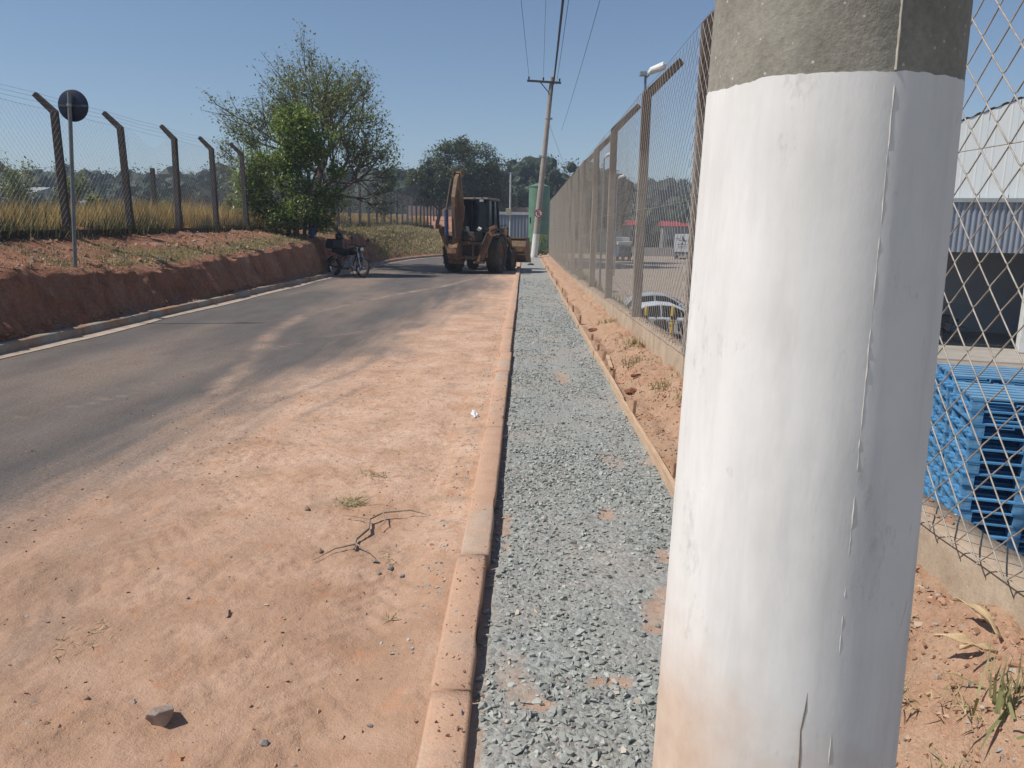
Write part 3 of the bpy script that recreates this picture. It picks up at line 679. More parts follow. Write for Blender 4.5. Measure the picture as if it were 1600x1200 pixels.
F = np.concatenate([F, np.stack([k-na+i, k-na+j, k+j, k+i], 1)])
o = add_obj('paint_coat', mesh_np('coat', V, F, True), m, pole); o.data.set_sharp_from_angle(angle=radians(40))
# casting seam: a broken raised ridge running up the pole
mb = MB(); r_ = random.Random(3)
def seam_pt(z, off, da=0):
    a_ = radians(-84.6)+da; return ((nr(z)+off)*cos(a_), (nr(z)+off)*sin(a_), z)
z = .2
segs = [(.2, .72), (.74, .80), (.94, 1.02), (1.03, 1.07), (1.10, 1.22), (1.24, 1.822)]
for z0, z1 in segs:
    zz = np.arange(z0, z1, .012)
    mb.tube([seam_pt(z, .0001+r_.uniform(-.0005, .0005), r_.uniform(-.003, .003)) for z in zz], [.0012]+[r_.uniform(.0013, .0022) for _ in zz[2:]]+[.0006], 6)
M['seam'] = pm('seam mortar', (.74, .72, .68), (.55, .50, .42), 40, .9)
mb.build('seam_ridge', M['seam'], pole, True)
mb = MB(); zz = np.arange(1.83, 2.6, .012)
mb.tube([seam_pt(z, .0004+r_.uniform(-.0004, .0006), r_.uniform(-.003, .003)) for z in zz], [r_.uniform(.0014, .0026) for _ in zz], 6)
M['seam2'] = pm('seam concrete', (.62, .58, .50), (.42, .38, .31), 60, .9)
mb.build('seam_ridge', M['seam2'], pole, True)
# cracks in the paint: thin grooves drawn as dark mortar lines standing a hair proud
def crack(pts, w):
    mb = MB(); P = []
    for (da, z) in pts: P.append(((nr(z)+.0007)*cos(radians(-84.6)+da), (nr(z)+.0007)*sin(radians(-84.6)+da), z))
    mb.tube(P, w, 5); return mb
M['crack'] = pm('crack', (.20, .15, .11), (.30, .24, .18), 60, .95)
crack([(-.22, .70), (-.225, .76), (-.235, .80), (-.215, .84), (-.21, .868)], [.0012, .0018, .0012, .0018, .0006]).build('crack', M['crack'], pole, True)
crack([(.62, .96), (.68, .985), (.70, 1.0), (.76, 1.01)], [.0003, .0006, .0005, .0003]).build('crack', M['crack'], pole, True)

# ------------------------------------------------------------------ formwork boards and stakes
def stripz1(x, y): return float(stripz(np.array([x]), np.array([y]))[0])
bcut = [1.3, 4.15, 7.0, 9.85, 12.7, 15.6, 18.6, 22, 26, 30, 34.5, 39, 44]
nm = ['nearest', 'second', 'third', 'fourth', 'fifth', 'sixth', 'seventh', 'eighth', 'ninth', 'tenth', 'eleventh', 'twelfth', 'thirteenth']
for i, (a_, c_) in enumerate(zip(bcut[:-1], bcut[1:])):
    x0 = .945+random.uniform(-.012, .012); x1 = .945+random.uniform(-.012, .012); mb = MB(); n = 8
    for k in range(n):
        y0, y1 = a_+.01+(c_-a_-.02)*k/n, a_+.01+(c_-a_-.02)*(k+1)/n
        bx = lambda t: x0+(x1-x0)*t+.008*sin(t*pi)
        mb.bar((bx(k/n), y0, .032), (bx((k+1)/n), y1, .032), .028, .105+.004*sin(k))
    o = mb.build('formwork_board', M['wood'])
    tag(o, f'long pale formwork board edging the gravel, {nm[i]} from the camera', 'board', 'formwork boards along the gravel')
sy = [4.75, 6.55, 8.15, 9.3, 9.95, 10.9, 13.3, 15.0, 17.2, 19.8, 23, 27]
for i, y in enumerate(sy):
    hh = random.uniform(.11, .16)*(1.05 if i < 4 else 1); w = random.uniform(.026, .036)
    mb = MB(); mb.box((0, 0, hh/2-.08), (w, w*.8, hh+.16), None, (random.uniform(.85, 1), .9))
    o = mb.build('stake', M['stake'], bevel=.003); o.location = (.985+random.uniform(0, .012), y, .03); o.rotation_euler = (random.uniform(-.12, .12), random.uniform(-.1, .16), random.uniform(-.4, .4))
    tag(o, f'short wooden stake holding the formwork board, {nm[i]} from the camera', 'stake', 'stakes along the formwork')
# offcuts of board in the verge
mb = MB(); mb.box((0, 0, 0), (.05, .34, .022)); o = mb.build('board_offcut', M['wood'], bevel=.002); o.location = (1.16, 5.15, stripz1(1.16, 5.15)+.04); o.rotation_euler = (.10, .25, -.35)
tag(o, 'pale board offcut lying in the red dirt beside the near pole', 'board')
mb = MB(); mb.box((0, 0, 0), (.04, .9, .02)); o = mb.build('board_offcut', M['wood'], bevel=.002); o.location = (1.06, 9.2, stripz1(1.06, 9.2)+.02); o.rotation_euler = (0, .1, -.06)
tag(o, 'narrow board offcut lying behind the formwork in the dirt', 'board')
# dark broken clods in the verge big enough to see
for i, (x, y, s, lab) in enumerate([(1.10, 7.55, .06, 'dark red lump of earth just behind the formwork boards'), (1.20, 7.9, .045, 'small dark red lump of earth in the middle of the verge'), (1.13, 12.2, .06, 'reddish broken brick piece in the dirt verge further along')]):
    mb = MB(); mb.ico((0, 0, 0), s, 40+i, .35, 2, (1.3, 1, .55)); o = mb.build('earth_lump', pm('dark earth', (.25, .105, .065), (.16, .07, .045), 12, .95, .6, 60), None)
    o.location = (x, y, stripz1(x, y)+s*.2); tag(o, lab, 'clod')

# ------------------------------------------------------------------ low concrete wall and right fence
FX = 1.52
wall = empty('low_concrete_wall', (0, 0, 0), 0, 'low weathered concrete wall under the right chain-link fence', 'wall')
m, nt, b, N, L = _nt('wall concrete'); b.inputs['Roughness'].default_value = .93
c = ramp(nt, noise(nt, 4, 7, .68), [(.28, (.30, .22, .155)), (.55, (.42, .325, .235)), (.75, (.48, .39, .30))])
c = mixc(nt, ramp(nt, noise(nt, 2.4, 6, .7, stretch=(1, 1, .25)), [(.52, (0, 0, 0)), (.7, (.7, .7, .7))]), c, (.27, .20, .145))
c = mixc(nt, .45, c, ramp(nt, noise(nt, 70, 5, .75), [(.3, (.65, .63, .6)), (.6, (1.1, 1.1, 1.1))]), 'MULTIPLY')
L(c, b.inputs['Base Color']); bumpn(nt, b, mathn(nt, 'ADD', noise(nt, 90, 5, .7), noise(nt, 12, 5)), .5, .012)
wcut = [.2, 2.0, 3.75, 5.5, 7.25, 9.0, 10.8, 12.6, 14.6, 16.5, 18.5, 22.3, 26, 30, 34, 38, 42, 47, 52]
for i, (a_, c_) in enumerate(zip(wcut[:-1], wcut[1:])):
    n = max(3, int((c_-a_)/.08)); V = []; F = []
    yy = np.linspace(a_+.004, c_-.004, n); dx = random.uniform(-.006, .006)
    prof = [(0, -1), (0, 0), (.012, 1), (.17, 1), (.17, -1)]
    for y in yy:
        for q, (pxx, t) in enumerate(prof):
            e = (fbm(np.array([y*7.]), np.array([q*2.3+i]), 140, 3)[0]-.5); zt = float(walltop(y))
            z = {-1: -.4, 0: zt-.016, 1: zt}[t]+(e*.02 if t >= 0 else 0)
            V.append((FX+.03+pxx+dx+e*.012, y, z if not (pxx > .1 and t < 0) else -1.2))
    k = len(prof)
    for j in range(n-1):
        for q in range(k-1): F.append((j*k+q, (j+1)*k+q, (j+1)*k+q+1, j*k+q+1))
    F.append(tuple(range(k))); F.append(tuple(range(n*k-1, (n-1)*k-1, -1)))
    add_obj('wall_section', mesh_np('ws', V, F, True), m, wall)
# rubble lying on the wall top behind the mesh
n = 1500; r = np.random.default_rng(33); Y = 1.2+r.random(n)**1.6*12; X = FX+.06+r.random(n)*.14
k = r.random(n) < sstep(.3, .6, fbm(X*3, Y*3, 141, 3)); X, Y = X[k], Y[k]
tag(add_obj('wall_top_rubble', clods(X, Y, lambda a, b_: walltop(b_)+.0*a, .004+.020*r.random(len(X))**3, 34), M['clod']), 'crumbled mortar and soil lying along the top of the low wall', 'rubble', kind='stuff')

fence = empty('chain_link_fence', (FX, 0, 0), 0, 'tall chain-link fence on concrete posts along the right side', 'fence')
KNEE = 3.42
pys = [3.55, 7.29+.06, 11.0, 14.7, 18.4, 22.1, 25.8, 29.5, 33.2, 36.9, 40.6, 44.3, 48]
pys = [-.2]+pys
def post_mb(w, zb, knee, arm, ax):
    mb = MB(); h = w/2
    def ring(c, d, s): return c
    # three stations: base, knee, arm end (bent toward +ax)
    a_ = radians(45); ex, ez = ax*arm*cos(a_), arm*sin(a_)
    V = []
    for (x, z, s, tl) in [(0, zb, 1.0, 0), (0, knee, .96, .40), (ex, knee+ez, .74, .78)]:
        ca, sa = cos(tl), sin(tl)*ax
        for dx, dy in [(-h*s, -h*s), (h*s, -h*s), (h*s, h*s), (-h*s, h*s)]: V.append((x+dx*ca, dy, z-dx*sa))
    F = [(3, 2, 1, 0), (8, 9, 10, 11)]
    for i in range(2):
        for k in range(4): F.append((i*4+k, i*4+(k+1) % 4, i*4+4+(k+1) % 4, i*4+4+k))
    return mb.add(V, F)
pm_ = None
for i, y in enumerate(pys):
    if pm_ is None:
        o = post_mb(.135, -.2, KNEE, .62, 1).build('post', M['postconc'], fence, bevel=.008); pm_ = o
    else:
        o = pm_.copy(); link(o); o.parent = fence
    o.location = (.10, y, 0); o.rotation_euler = (random.uniform(-.006, .006), random.uniform(-.008, .008), random.uniform(-.05, .05))
def chain(y0, y1, zb, zt, w, rad, n_side, hook, seed, x=0., sag=None, fine=False):
    """woven zigzag wires; zb, zt functions of y. returns verts, faces"""
    r = np.random.default_rng(seed); V = []; F = []; base = 0
    nw = int(round((y1-y0)/w)); ang = np.arange(n_side)*2*pi/n_side
    for i in range(nw):
        s0 = y0+i*w; b_, t_ = zb(s0), zt(s0); nk = int((t_-b_)/w)
        k = np.arange(nk+1)
        if fine:
            kk = []; off = []
            for q in range(nk+1):
                par = (q+i) % 2
                kk += [q-.07, q, q+.07]; off += [-hook, hook*.2, hook] if par else [hook, -hook*.2, -hook]
            kk = np.array(kk); off = np.array(off)
            fl = np.floor(kk); fr = kk-fl; e0 = ((fl.astype(int)+i) % 2); e1 = ((fl.astype(int)+1+i) % 2)
            sy_ = np.clip(e0*(1-fr)+e1*fr, .0, 1.0)
            bow = 0
        else:
            kk = k.astype(float); sy_ = ((k+i) % 2).astype(float); off = np.where((k+i) % 2, hook, -hook)
        wob = .004*(r.random(len(kk))-.5)
        P = np.stack([x+off, s0+sy_*w*1.03+wob, b_+kk*w+wob], 1)
        if sag is not None: P = sag(P)
        d = np.gradient(P, axis=0); d /= np.linalg.norm(d, axis=1)[:, None]+1e-9
        a_ = np.cross(d, np.array([1., 0, 0])); a_ /= np.linalg.norm(a_, axis=1)[:, None]+1e-9; c_ = np.cross(d, a_)
        ring = P[:, None, :]+rad*(a_[:, None, :]*np.cos(ang)[None, :, None]+c_[:, None, :]*np.sin(ang)[None, :, None])
        n = len(P); V.append(ring.reshape(-1, 3)); ii = base+np.arange(n*n_side).reshape(n, n_side); jj = np.roll(ii, -1, 1)
        F.append(np.stack([ii[:-1].ravel(), jj[:-1].ravel(), jj[1:].ravel(), ii[1:].ravel()], 1)); base += n*n_side
    return np.concatenate(V), np.concatenate(F)
sagn = lambda P: np.stack([P[:, 0]+.045*(fbm(P[:, 1]*.9, P[:, 2]*.9, 151, 2)-.5), P[:, 1]+.02*(fbm(P[:, 1]*1.3, P[:, 2]*1.3, 152, 2)-.5), P[:, 2]], 1)
W = .0745
for i in range(len(pys)-1):
    y0, y1 = pys[i], pys[i+1]
    if y1 < 1: continue
    near = y0 < 5
    v, f = chain(max(y0, .9), y1, lambda y: float(walltop(y))+.012, lambda y: KNEE, W, .0026 if near else .0018+.00001*y0, 6 if near else 3, .0032, 200+i, 0.0, sagn, near)
    add_obj('wire_mesh', mesh_np('wm', v, f, near), M['wire'], fence)['kind'] = 'stuff'
    mb = MB()
    for z, r0 in ((KNEE-.01, .0026), (1.9, .0018)):
        mb.tube([(.004, y0, z), (.004, (y0+y1)/2, z-.015), (.004, y1, z)], r0, 4)
    mb.tube([(.004, y, float(walltop(y))+.018+.006*sin(y*9)) for y in np.linspace(y0, y1, 14)], .0022, 4)
    mb.build('tension_wire', M['wire'], fence)

# ------------------------------------------------------------------ left fence
lf = empty('chain_link_fence', (-8.9, 0, 0), 0, 'old chain-link fence with dark leaning-arm posts on the left bank', 'fence')
lys = [7.7+2.475*k for k in range(32)]
lp = None; pr = random.Random(12)
for i, y in enumerate(lys):
    fz = float(fieldz(y))
    if lp is None: lp = post_mb(.13, -.4, 2.22, .46, -1).build('post', M['postleft'], lf, bevel=.008); o = lp
    else: o = lp.copy(); link(o); o.parent = lf
    o.location = (0, y, fz+pr.uniform(-.04, .04)); o.rotation_euler = (pr.uniform(-.02, .03), pr.uniform(-.02, .02), pr.uniform(-.08, .08))
def tornf(P):
    y = P[:, 1]; t = np.clip((y-17.7)/(19.8-17.7), 0, 1); drop = .30*np.sin(pi*t)**2*np.where((y > 17.6) & (y < 20), 1, 0)
    fz = fieldz(y); hfrac = np.clip((P[:, 2]-fz)/2.2, 0, 1)
    return np.stack([P[:, 0]+.06*(fbm(y*.9, P[:, 2], 161, 2)-.5), y, P[:, 2]-drop*hfrac**2], 1)
for i in range(len(lys)-1):
    y0, y1 = lys[i], lys[i+1]
    if y0 > 62: break
    v, f = chain(y0, y1, lambda y: float(fieldz(y))+.08, lambda y: float(fieldz(y))+2.2, .066 if y0 < 30 else .11, .0016 if y0 < 30 else .0024, 3, .002, 300+i, .07, tornf)
    add_obj('wire_mesh', mesh_np('wm', v, f), M['wiredull'], lf)['kind'] = 'stuff'
for q, (dx, dz) in enumerate([(-.31, 2.53), (-.20, 2.43), (-.10, 2.33), (.07, 2.2)]):
    mb = MB(); mb.tube([(dx, y, float(fieldz(y))+dz-(.02 if k % 2 else 0)) for k, y in enumerate(np.arange(lys[0], 84, 1.2375))], .0022, 4)
    mb.build('barbed_wire', M['wiredull'], lf)
mb = MB()
for a_, c_ in zip(lys[:-1], lys[1:]): mb.bar((.02, a_+.07, float(fieldz(a_))-.07), (.02, c_-.07, float(fieldz(c_))-.07), .12, .17)
mb.build('base_beam', M['postleft'], lf)

# ------------------------------------------------------------------ round sign seen from behind
sg = empty('road_sign', (-7.17, 12.3, .85), 0, 'round road sign seen from behind on a thin galvanised pole', 'road sign')
mb = MB(); mb.tube([(-.02, 0, -.3), (.073, 0, 1.2), (.165, 0, 2.72)], [.030, .030, .030], 14); mb.build('pole', pm('dull galvanised', (.20, .22, .225), (.14, .155, .16), 9, .6), sg, True)
mb = MB(); mb.ring((.255-.07, -.045+.0, 2.53), (0, 1, 0), [(.0005, -.002), (.235, -.002), (.238, 0), (.235, .003), (.0005, .003)], 48)
o = mb.build('disc', pm('sign back', (.012, .020, .050), (.008, .013, .032), 6, .4), sg, True); o.location = (0, .085, 0)
mb = MB(); mb.box((.185, .036, 2.53), (.46, .008, .03)); mb.build('bracket', pm('bracket', (.10, .115, .13), (.06, .07, .08), 20, .5, metal=.3), sg)
mb = MB()
mb.ring((.15, .0, 2.53), (0, 0, 1), [(.033, -.02), (.037, -.02), (.037, .02), (.033, .02)], 14); mb.build('clamp', M['steel'], sg)

# ------------------------------------------------------------------ far utility pole, crossarm, sign, cables
FP = (.62, 47.2); LEAN = .080
fp = empty('utility_pole', (FP[0], FP[1], 0), 0, 'leaning concrete utility pole with crossarm at the end of the sidewalk', 'utility pole')
def fpx(z): return LEAN*z
m_fp = pm('far pole concrete', (.40, .34, .29), (.29, .245, .205), 3, .9, .3, 20)
mb = MB(); mb.tube([(fpx(z), 0, z) for z in (-.3, 2, 5, 8, 10.35)], [.21, .19, .165, .14, .12], 20); mb.build('shaft', m_fp, fp, True)
mb = MB(); mb.tube([(fpx(z), 0, z) for z in (-.2, .7, 1.42)], [.2125, .2045, .199], 20); mb.build('paint_coat', dusty('far lime', (.74, .73, .71), (.66, .65, .62), (.62, .42, .30), (.50, .70), 1.6, .2), fp, True)
mb = MB(); mb.bar((fpx(10.1)-1.42, -.12, 10.12), (fpx(10.1)+.55, -.12, 10.02), .10, .11); mb.build('crossarm', M['postleft'], fp)
mb = MB(); mb.bar((fpx(10.1)-.66, -.13, 10.05), (fpx(9.5)-.1, -.13, 9.48), .05, .05); mb.build('brace', M['postleft'], fp)
for dx in (-1.32, -.48, .46):
    mb = MB(); mb.tube([(fpx(10.1)+dx, -.12, z+10.13-(dx+1.4)*.05) for z in (0, .05, .10, .16, .20, .25)], [.02, .02, .05, .055, .045, .02], 10); mb.build('insulator', M['black'], fp, True)
mb = MB()
for z in (8.05, 5.95, 5.9): mb.ring((fpx(z), 0, z), (LEAN, 0, 1), [(.14+.022*(8-z)*.5, -.03), (.165+.022*(8-z)*.5, -.03), (.165+.022*(8-z)*.5, .03), (.14+.022*(8-z)*.5, .03)], 16)
mb.box((fpx(5.9)-.22, -.05, 5.92), (.18, .08, .08)); mb.box((fpx(8.1)+.2, 0, 8.05), (.12, .1, .1)); mb.build('clamp', M['steel'], fp)
ns = empty('no_parking_sign', (FP[0]+.21, FP[1]-.26, 2.62), 0, 'small round no-parking sign with red ring on the far utility pole', 'road sign')
mb = MB(); mb.ring((0, 0, 0), (0, -1, 0), [(.0005, 0), (.25, 0), (.25, .006), (.0005, .006)], 40); mb.build('plate', M['white'], ns, True)
M['signred'] = pm('sign red', (.50, .035, .04), (.42, .03, .035), 8, .5)
mb = MB(); mb.ring((0, -.008, 0), (0, -1, 0), [(.192, 0), (.25, 0), (.25, .004), (.192, .004)], 40); mb.build('red_ring', M['signred'], ns, True)
mb = MB(); mb.bar((-.14, -.0105, .14), (.14, -.0105, -.14), .004, .05, (1, 0, 1)); mb.build('slash', M['signred'], ns)
mb = MB()
mb.box((-.055, -.0085, 0), (.045, .004, .24))
for z in (.10, 0, -.10): mb.box((.02, -.0087, z), (.12, .0044, .042))
mb.build('letter', M['black'], ns)
# cables running back overhead toward the near pole
def cable(name, p0, p1, sag, r, lab, mat, grp='overhead cables'):
    p0, p1 = Vector(p0), Vector(p1); mb = MB(); n = 18
    mb.tube([p0.lerp(p1, k/n)-Vector((0, 0, 4*sag*(k/n)*(1-k/n))) for k in range(n+1)], r, 5)
    return tag(mb.build(name, mat, None, True), lab, 'cable', grp)
tx = FP[0]+fpx(10.1)
cable('overhead_cable', (tx-1.32, FP[1]-.12, 10.42), (-1.0, 1.3, 10.5), .35, .009, 'thin overhead wire leftmost on the crossarm', M['asphcable'])
cable('overhead_cable', (tx-.48, FP[1]-.12, 10.38), (.1, 1.3, 10.5), .35, .007, 'thin overhead wire from the middle insulator of the crossarm', M['asphcable'])
cable('overhead_cable', (tx+.12, FP[1]-.14, 9.95), (.72, 1.3, 9.7), .25, .05, 'thick black overhead cable bundle beside the pole top', M['asphcable'])
cable('overhead_cable', (tx+.28, FP[1]-.12, 9.9), (.95, 1.3, 9.8), .32, .011, 'thin overhead wire just right of the thick cable bundle', M['asphcable'])
cable('overhead_cable', (tx+.9, FP[1]+6, 8.1), (2.0, 1.3, 9.6), .5, .008, 'thin overhead wire set apart on the far right', M['asphcable'])
cable('overhead_cable', (FP[0]+fpx(8)+.1, FP[1], 8.0), (FP[0]+fpx(10)+.1, FP[1]-.14, 9.9), -.03, .028, 'black cable running down the right side of the leaning pole', M['asphcable'])
cable('overhead_cable', (FP[0]+fpx(6)+.12, FP[1], 6.0), (FP[0]+fpx(8)+.1, FP[1], 8.0), .02, .022, 'black cable clipped along the middle of the leaning pole', M['asphcable'])
cable('overhead_cable', (FP[0]+fpx(6), FP[1]+.1, 5.9), (4.6, 78, 3.2), .3, .016, 'black drop cable sloping down right behind the leaning pole', M['asphcable'])
cable('overhead_cable', (FP[0]+fpx(8), FP[1]+.1, 8.0), (6.5, 84, 4.0), .5, .008, 'thin wire sloping down right from high on the leaning pole', M['asphcable'])

# ------------------------------------------------------------------ trees
M['bark'] = pm('bark', (.15, .115, .09), (.075, .055, .045), 9, .95, .6, 40, .02, stretch=(1, 1, .3))
M['bark2'] = pm('pale bark', (.20, .17, .14), (.10, .085, .07), 9, .95, .5, 40, .02)
leafq = np.array([(0, 0, 0), (.28, .5, .06), (0, 1, -.05), (-.28, .5, .06)]); leafqf = [(0, 1, 2), (0, 2, 3)]
M['leafbright'] = leafmat('bright leaves', [(0, (.04, .07, .015)), (.4, (.13, .195, .04)), (.75, (.25, .32, .07)), (1, (.40, .44, .13))], .36, .36)
M['leafthin'] = leafmat('sparse leaves', [(0, (.07, .10, .035)), (.5, (.15, .19, .065)), (1, (.30, .31, .12))], .35, .5)
M['leafdark'] = leafmat('grey green leaves', [(0, (.04, .055, .028)), (.5, (.09, .115, .052)), (1, (.20, .22, .11))], .28, .45)
M['leafyel'] = leafmat('yellow green leaves', [(0, (.08, .11, .025)), (.5, (.19, .22, .05)), (1, (.32, .32, .09))], .35, .5)
M['leafdry'] = leafmat('dry leaves', [(0, (.14, .10, .05)), (.5, (.24, .18, .09)), (1, (.34, .27, .15))], .3, .6)
M['leaffar'] = leafmat('far leaves', [(0, (.022, .033, .018)), (.5, (.042, .06, .028)), (1, (.09, .11, .045))], .2, .6)

def branches(base, h0, r0, seed, levels, kids, ang, ratio, up, wiggle=.12, first_dir=(0, 0, 1), rk=.6):
    """returns (MB of limbs, list of twig points with direction)"""
    R_ = random.Random(seed); mb = MB(); tips = []
    def grow(p, d, L_, r, lv):
        n = 4 if lv < levels-1 else 3; pts = [p]; dd = d.copy()
        for k in range(n):
            dd = (dd+Vector((R_.gauss(0, wiggle), R_.gauss(0, wiggle), R_.gauss(0, wiggle)+up*.12))).normalized(); pts.append(pts[-1]+dd*L_/n)
        re = r*.62 if lv < levels else r*.35
        mb.tube(pts, list(np.linspace(r, re, n+1)), 7 if lv == 0 else (5 if lv < 3 else 3), cap=lv < 2)
        if lv >= levels-1:
            for q in pts[1:]: tips.append((q, dd.copy()))
        if lv >= levels: return
        nk = kids[min(lv, len(kids)-1)]
        for k in range(nk):
            t = R_.uniform(.45, 1.0) if k else 1.0
            i = min(int(t*n), n-1); q = pts[i].lerp(pts[i+1], t*n-i) if t < 1 else pts[-1]
            az = 2*pi*(k+R_.random()*.7)/nk; a_ = radians(ang[min(lv, len(ang)-1)]*R_.uniform(.55, 1.25))
            if k == 0: a_ *= .45
            side = dd.orthogonal().normalized(); side.rotate(Matrix.Rotation(az, 3, dd)) if False else None
            s1 = dd.orthogonal().normalized(); s2 = dd.cross(s1); sd = s1*cos(az)+s2*sin(az)
            nd = (dd*cos(a_)+sd*sin(a_)+Vector((0, 0, up*.25))).normalized()
            grow(q, nd, L_*ratio*R_.uniform(.75, 1.15), r*(rk if k else rk*1.14), lv+1)
    grow(Vector(base), Vector(first_dir).normalized(), h0, r0, 0)
    return mb, tips
def leaves_at(P, D, size, seed, var_center=None):
    r = np.random.default_rng(seed); n = len(P)
    S = size*r.uniform(.6, 1.3, n); S3 = np.stack([S*r.uniform(.8, 1.3, n), S, S], 1)
    v, f = scatter(leafq, leafqf, P, r.uniform(0, 2*pi, n), r.uniform(-.9, 1.1, n), S3, 0, seed)
    return v, f
def crown_from_tips(tips, per, spread, size, seed, keep=1.0):
    r = np.random.default_rng(seed); P = np.array([t[0] for t in tips]); P = P[r.random(len(P)) < keep]
    P = np.repeat(P, per, 0)+r.normal(0, spread, (len(P)*per, 3)); v, f = leaves_at(P, None, size, seed)
    var = np.clip(r.normal(.5, .24, len(P)), 0, 1); return v, f, np.repeat(var, 4)
def lump_leaves(lumps, n, size, seed, shell=.55):
    """leaf clumps: lumps list of (x,y,z,r)"""
    r = np.random.default_rng(seed); Lm = np.array(lumps); w = Lm[:, 3]**2; idx = r.choice(len(Lm), n, p=w/w.sum())
    d = r.normal(size=(n, 3)); d /= np.linalg.norm(d, axis=1)[:, None]; rad = Lm[idx, 3]*(shell+(1-shell)*r.random(n)**.5)*(1+.18*r.normal(size=n))
    P = Lm[idx, :3]+d*rad[:, None]*np.array([1, 1, .85]); v, f = leaves_at(P, None, size, seed)
    var = np.clip(r.normal(.5, .2, n)+(r.random(len(Lm))[idx]-.5)*.25, 0, 1)
    return v, f, np.repeat(var, 4)
def rand_lumps(c, R3, n, r0, r1, seed, low=-1.0):
    r = np.random.default_rng(seed); out = []
    while len(out) < n:
        d = r.uniform(-1, 1, 3)
        q = np.linalg.norm(d)
        if q > 1 or q < .35 or d[2] < low: continue
        out.append((c[0]+d[0]*R3[0], c[1]+d[1]*R3[1], c[2]+d[2]*R3[2], r.uniform(r0, r1)))
    return out

# dense bright tree standing on the bank
tb = (-7.62, 26.0, 1.25)
t1 = empty('leafy_tree', tb, 0, 'dense bright green bushy tree on the left bank by the motorcycle', 'tree')
mb = MB()
for (dx, dy, h, r0, ln) in [(0, 0, 2.6, .11, .15), (.22, .1, 2.3, .07, .4), (-.2, .05, 2.4, .08, -.35), (.05, -.15, 2.2, .06, .1)]:
    mb.tube([(dx, dy, -.35), (dx+ln*.3, dy, h*.4), (dx+ln*.8, dy+.1, h*.75), (dx+ln*1.3, dy+.15, h)], [r0, r0*.85, r0*.65, r0*.4], 8)
mb.build('trunk', M['bark'], t1, True)
lum = rand_lumps((-.05, 0, 1.6), (1.9, 1.3, 1.25), 40, .34, .58, 2)+rand_lumps((.15, 0, 2.9), (.95, .9, 1.15), 20, .30, .48, 3)+[(.15, 0, 4.0, .38), (.42, 0, 3.7, .36), (-1.55, 0, 1.0, .5), (-1.5, -.2, 1.7, .45), (1.25, 0, 1.35, .45), (1.35, .1, 2.2, .34), (.85, 0, .55, .42), (-.4, -.5, .5, .5), (1.0, -.3, .7, .4)]
v, f, a = lump_leaves(lum, 21000, .12, 5, .45)
add_obj('crown', mesh_np('crown', v, f, False, a), M['leafbright'], t1)
# large thin-leaved tree behind the fence
t2 = empty('sparse_tree', (-8.62, 31.5, 1.45), 0, 'wide thin-leaved tree with fine bare twigs rising behind the dense tree', 'tree')
mb, tips = branches((0, 0, -.2), 1.9, .14, 32, 5, [7, 5, 4, 4, 3], [66, 45, 38, 34, 30], .74, .30, .09, rk=.52)
mb.v = [(x*1.318, y*1.318, z*1.407) for x, y, z in mb.v]; tips = [(Vector((t[0].x*1.318, t[0].y*1.318, t[0].z*1.407)), t[1]) for t in tips]
mb.build('trunk', M['bark'], t2, True)
v, f, a = crown_from_tips(tips, 4, .13, .12, 6, .72)
add_obj('crown', mesh_np('crown', v, f, False, a), M['leafthin'], t2)
TIPS2 = np.array([t[0] for t in tips])
# nearly bare small tree by the motorcycle
t3 = empty('bare_tree', (-6.95, 30.2, 1.05), 0, 'small nearly bare crooked tree right of the dense tree', 'tree')
mb, tips = branches((0, 0, -.2), 1.0, .075, 35, 4, [3, 3, 3, 3], [42, 40, 38, 36], .74, .3, .2, (.1, 0, 1))
mb.build('trunk', M['bark'], t3, True)
v, f, a = crown_from_tips(tips, 1, .08, .06, 8, .6); add_obj('crown', mesh_np('crown', v, f, False, a), M['leafdry'], t3)
# round tree behind the backhoe
t4 = empty('round_tree', (-7.9, 71, 1.85), 0, 'grey-green round-crowned tree rising behind the backhoe', 'tree')
mb, tips = branches((0, 0, -.2), 2.2, .2, 41, 3, [5, 4, 3], [46, 42, 40], .72, .2, .1, (.12, 0, 1)); mb.build('trunk', M['bark'], t4, True)
lum = rand_lumps((2.4, 0, 4.6), (3.4, 2.6, 2.7), 74, .6, 1.05, 12)+rand_lumps((-1.0, 0, 3.7), (1.6, 1.5, 1.6), 16, .5, .8, 13)+rand_lumps((4.5, 0, 2.9), (1.7, 1.5, 1.6), 14, .5, .85, 14)+[(2.2, 0, 7.3, .6), (1.4, 0, 6.9, .7)]
v, f, a = lump_leaves(lum, 30000, .25, 9, .35); add_obj('crown', mesh_np('crown', v, f, False, a), M['leafdark'], t4)
# shrubs and thin trees in the field beyond the left fence
def field_tree(name, label, x, y, h, kind, seed, leaf, size, lm, per=1):
    t = empty(name, (x, y, float(fieldz(y))-.05), 0, label, 'tree', 'trees in the field beyond the left fence')
    mb, tips = branches((0, 0, -.1), h*.30, h*.016, seed, 4, [4, 4, 3, 3], [40, 42, 40, 38], .72, .22, .14); mb.build('trunk', M['bark2'], t, True)
    if leaf > 0:
        v, f, a = crown_from_tips(tips, per, h*.035, size, seed, leaf); add_obj('crown', mesh_np('crown', v, f, False, a), lm, t)
field_tree('field_tree', 'spindly pale-leaved tree furthest left in the field', -24.2, 37, 3.9, 0, 51, .9, .17, M['leafthin'], 2)
field_tree('field_tree', 'thin tree left of the first fence post, beside the spindly one', -20.6, 36, 3.4, 0, 52, .9, .16, M['leafthin'], 2)
field_tree('field_shrub', 'yellow-green shrub right of the round sign pole', -25.5, 47, 2.1, 0, 53, 1, .20, M['leafyel'], 3)
field_tree('field_shrub', 'yellow-green shrub just right of the second fence post', -22.6, 48, 1.9, 0, 54, 1, .20, M['leafyel'], 3)
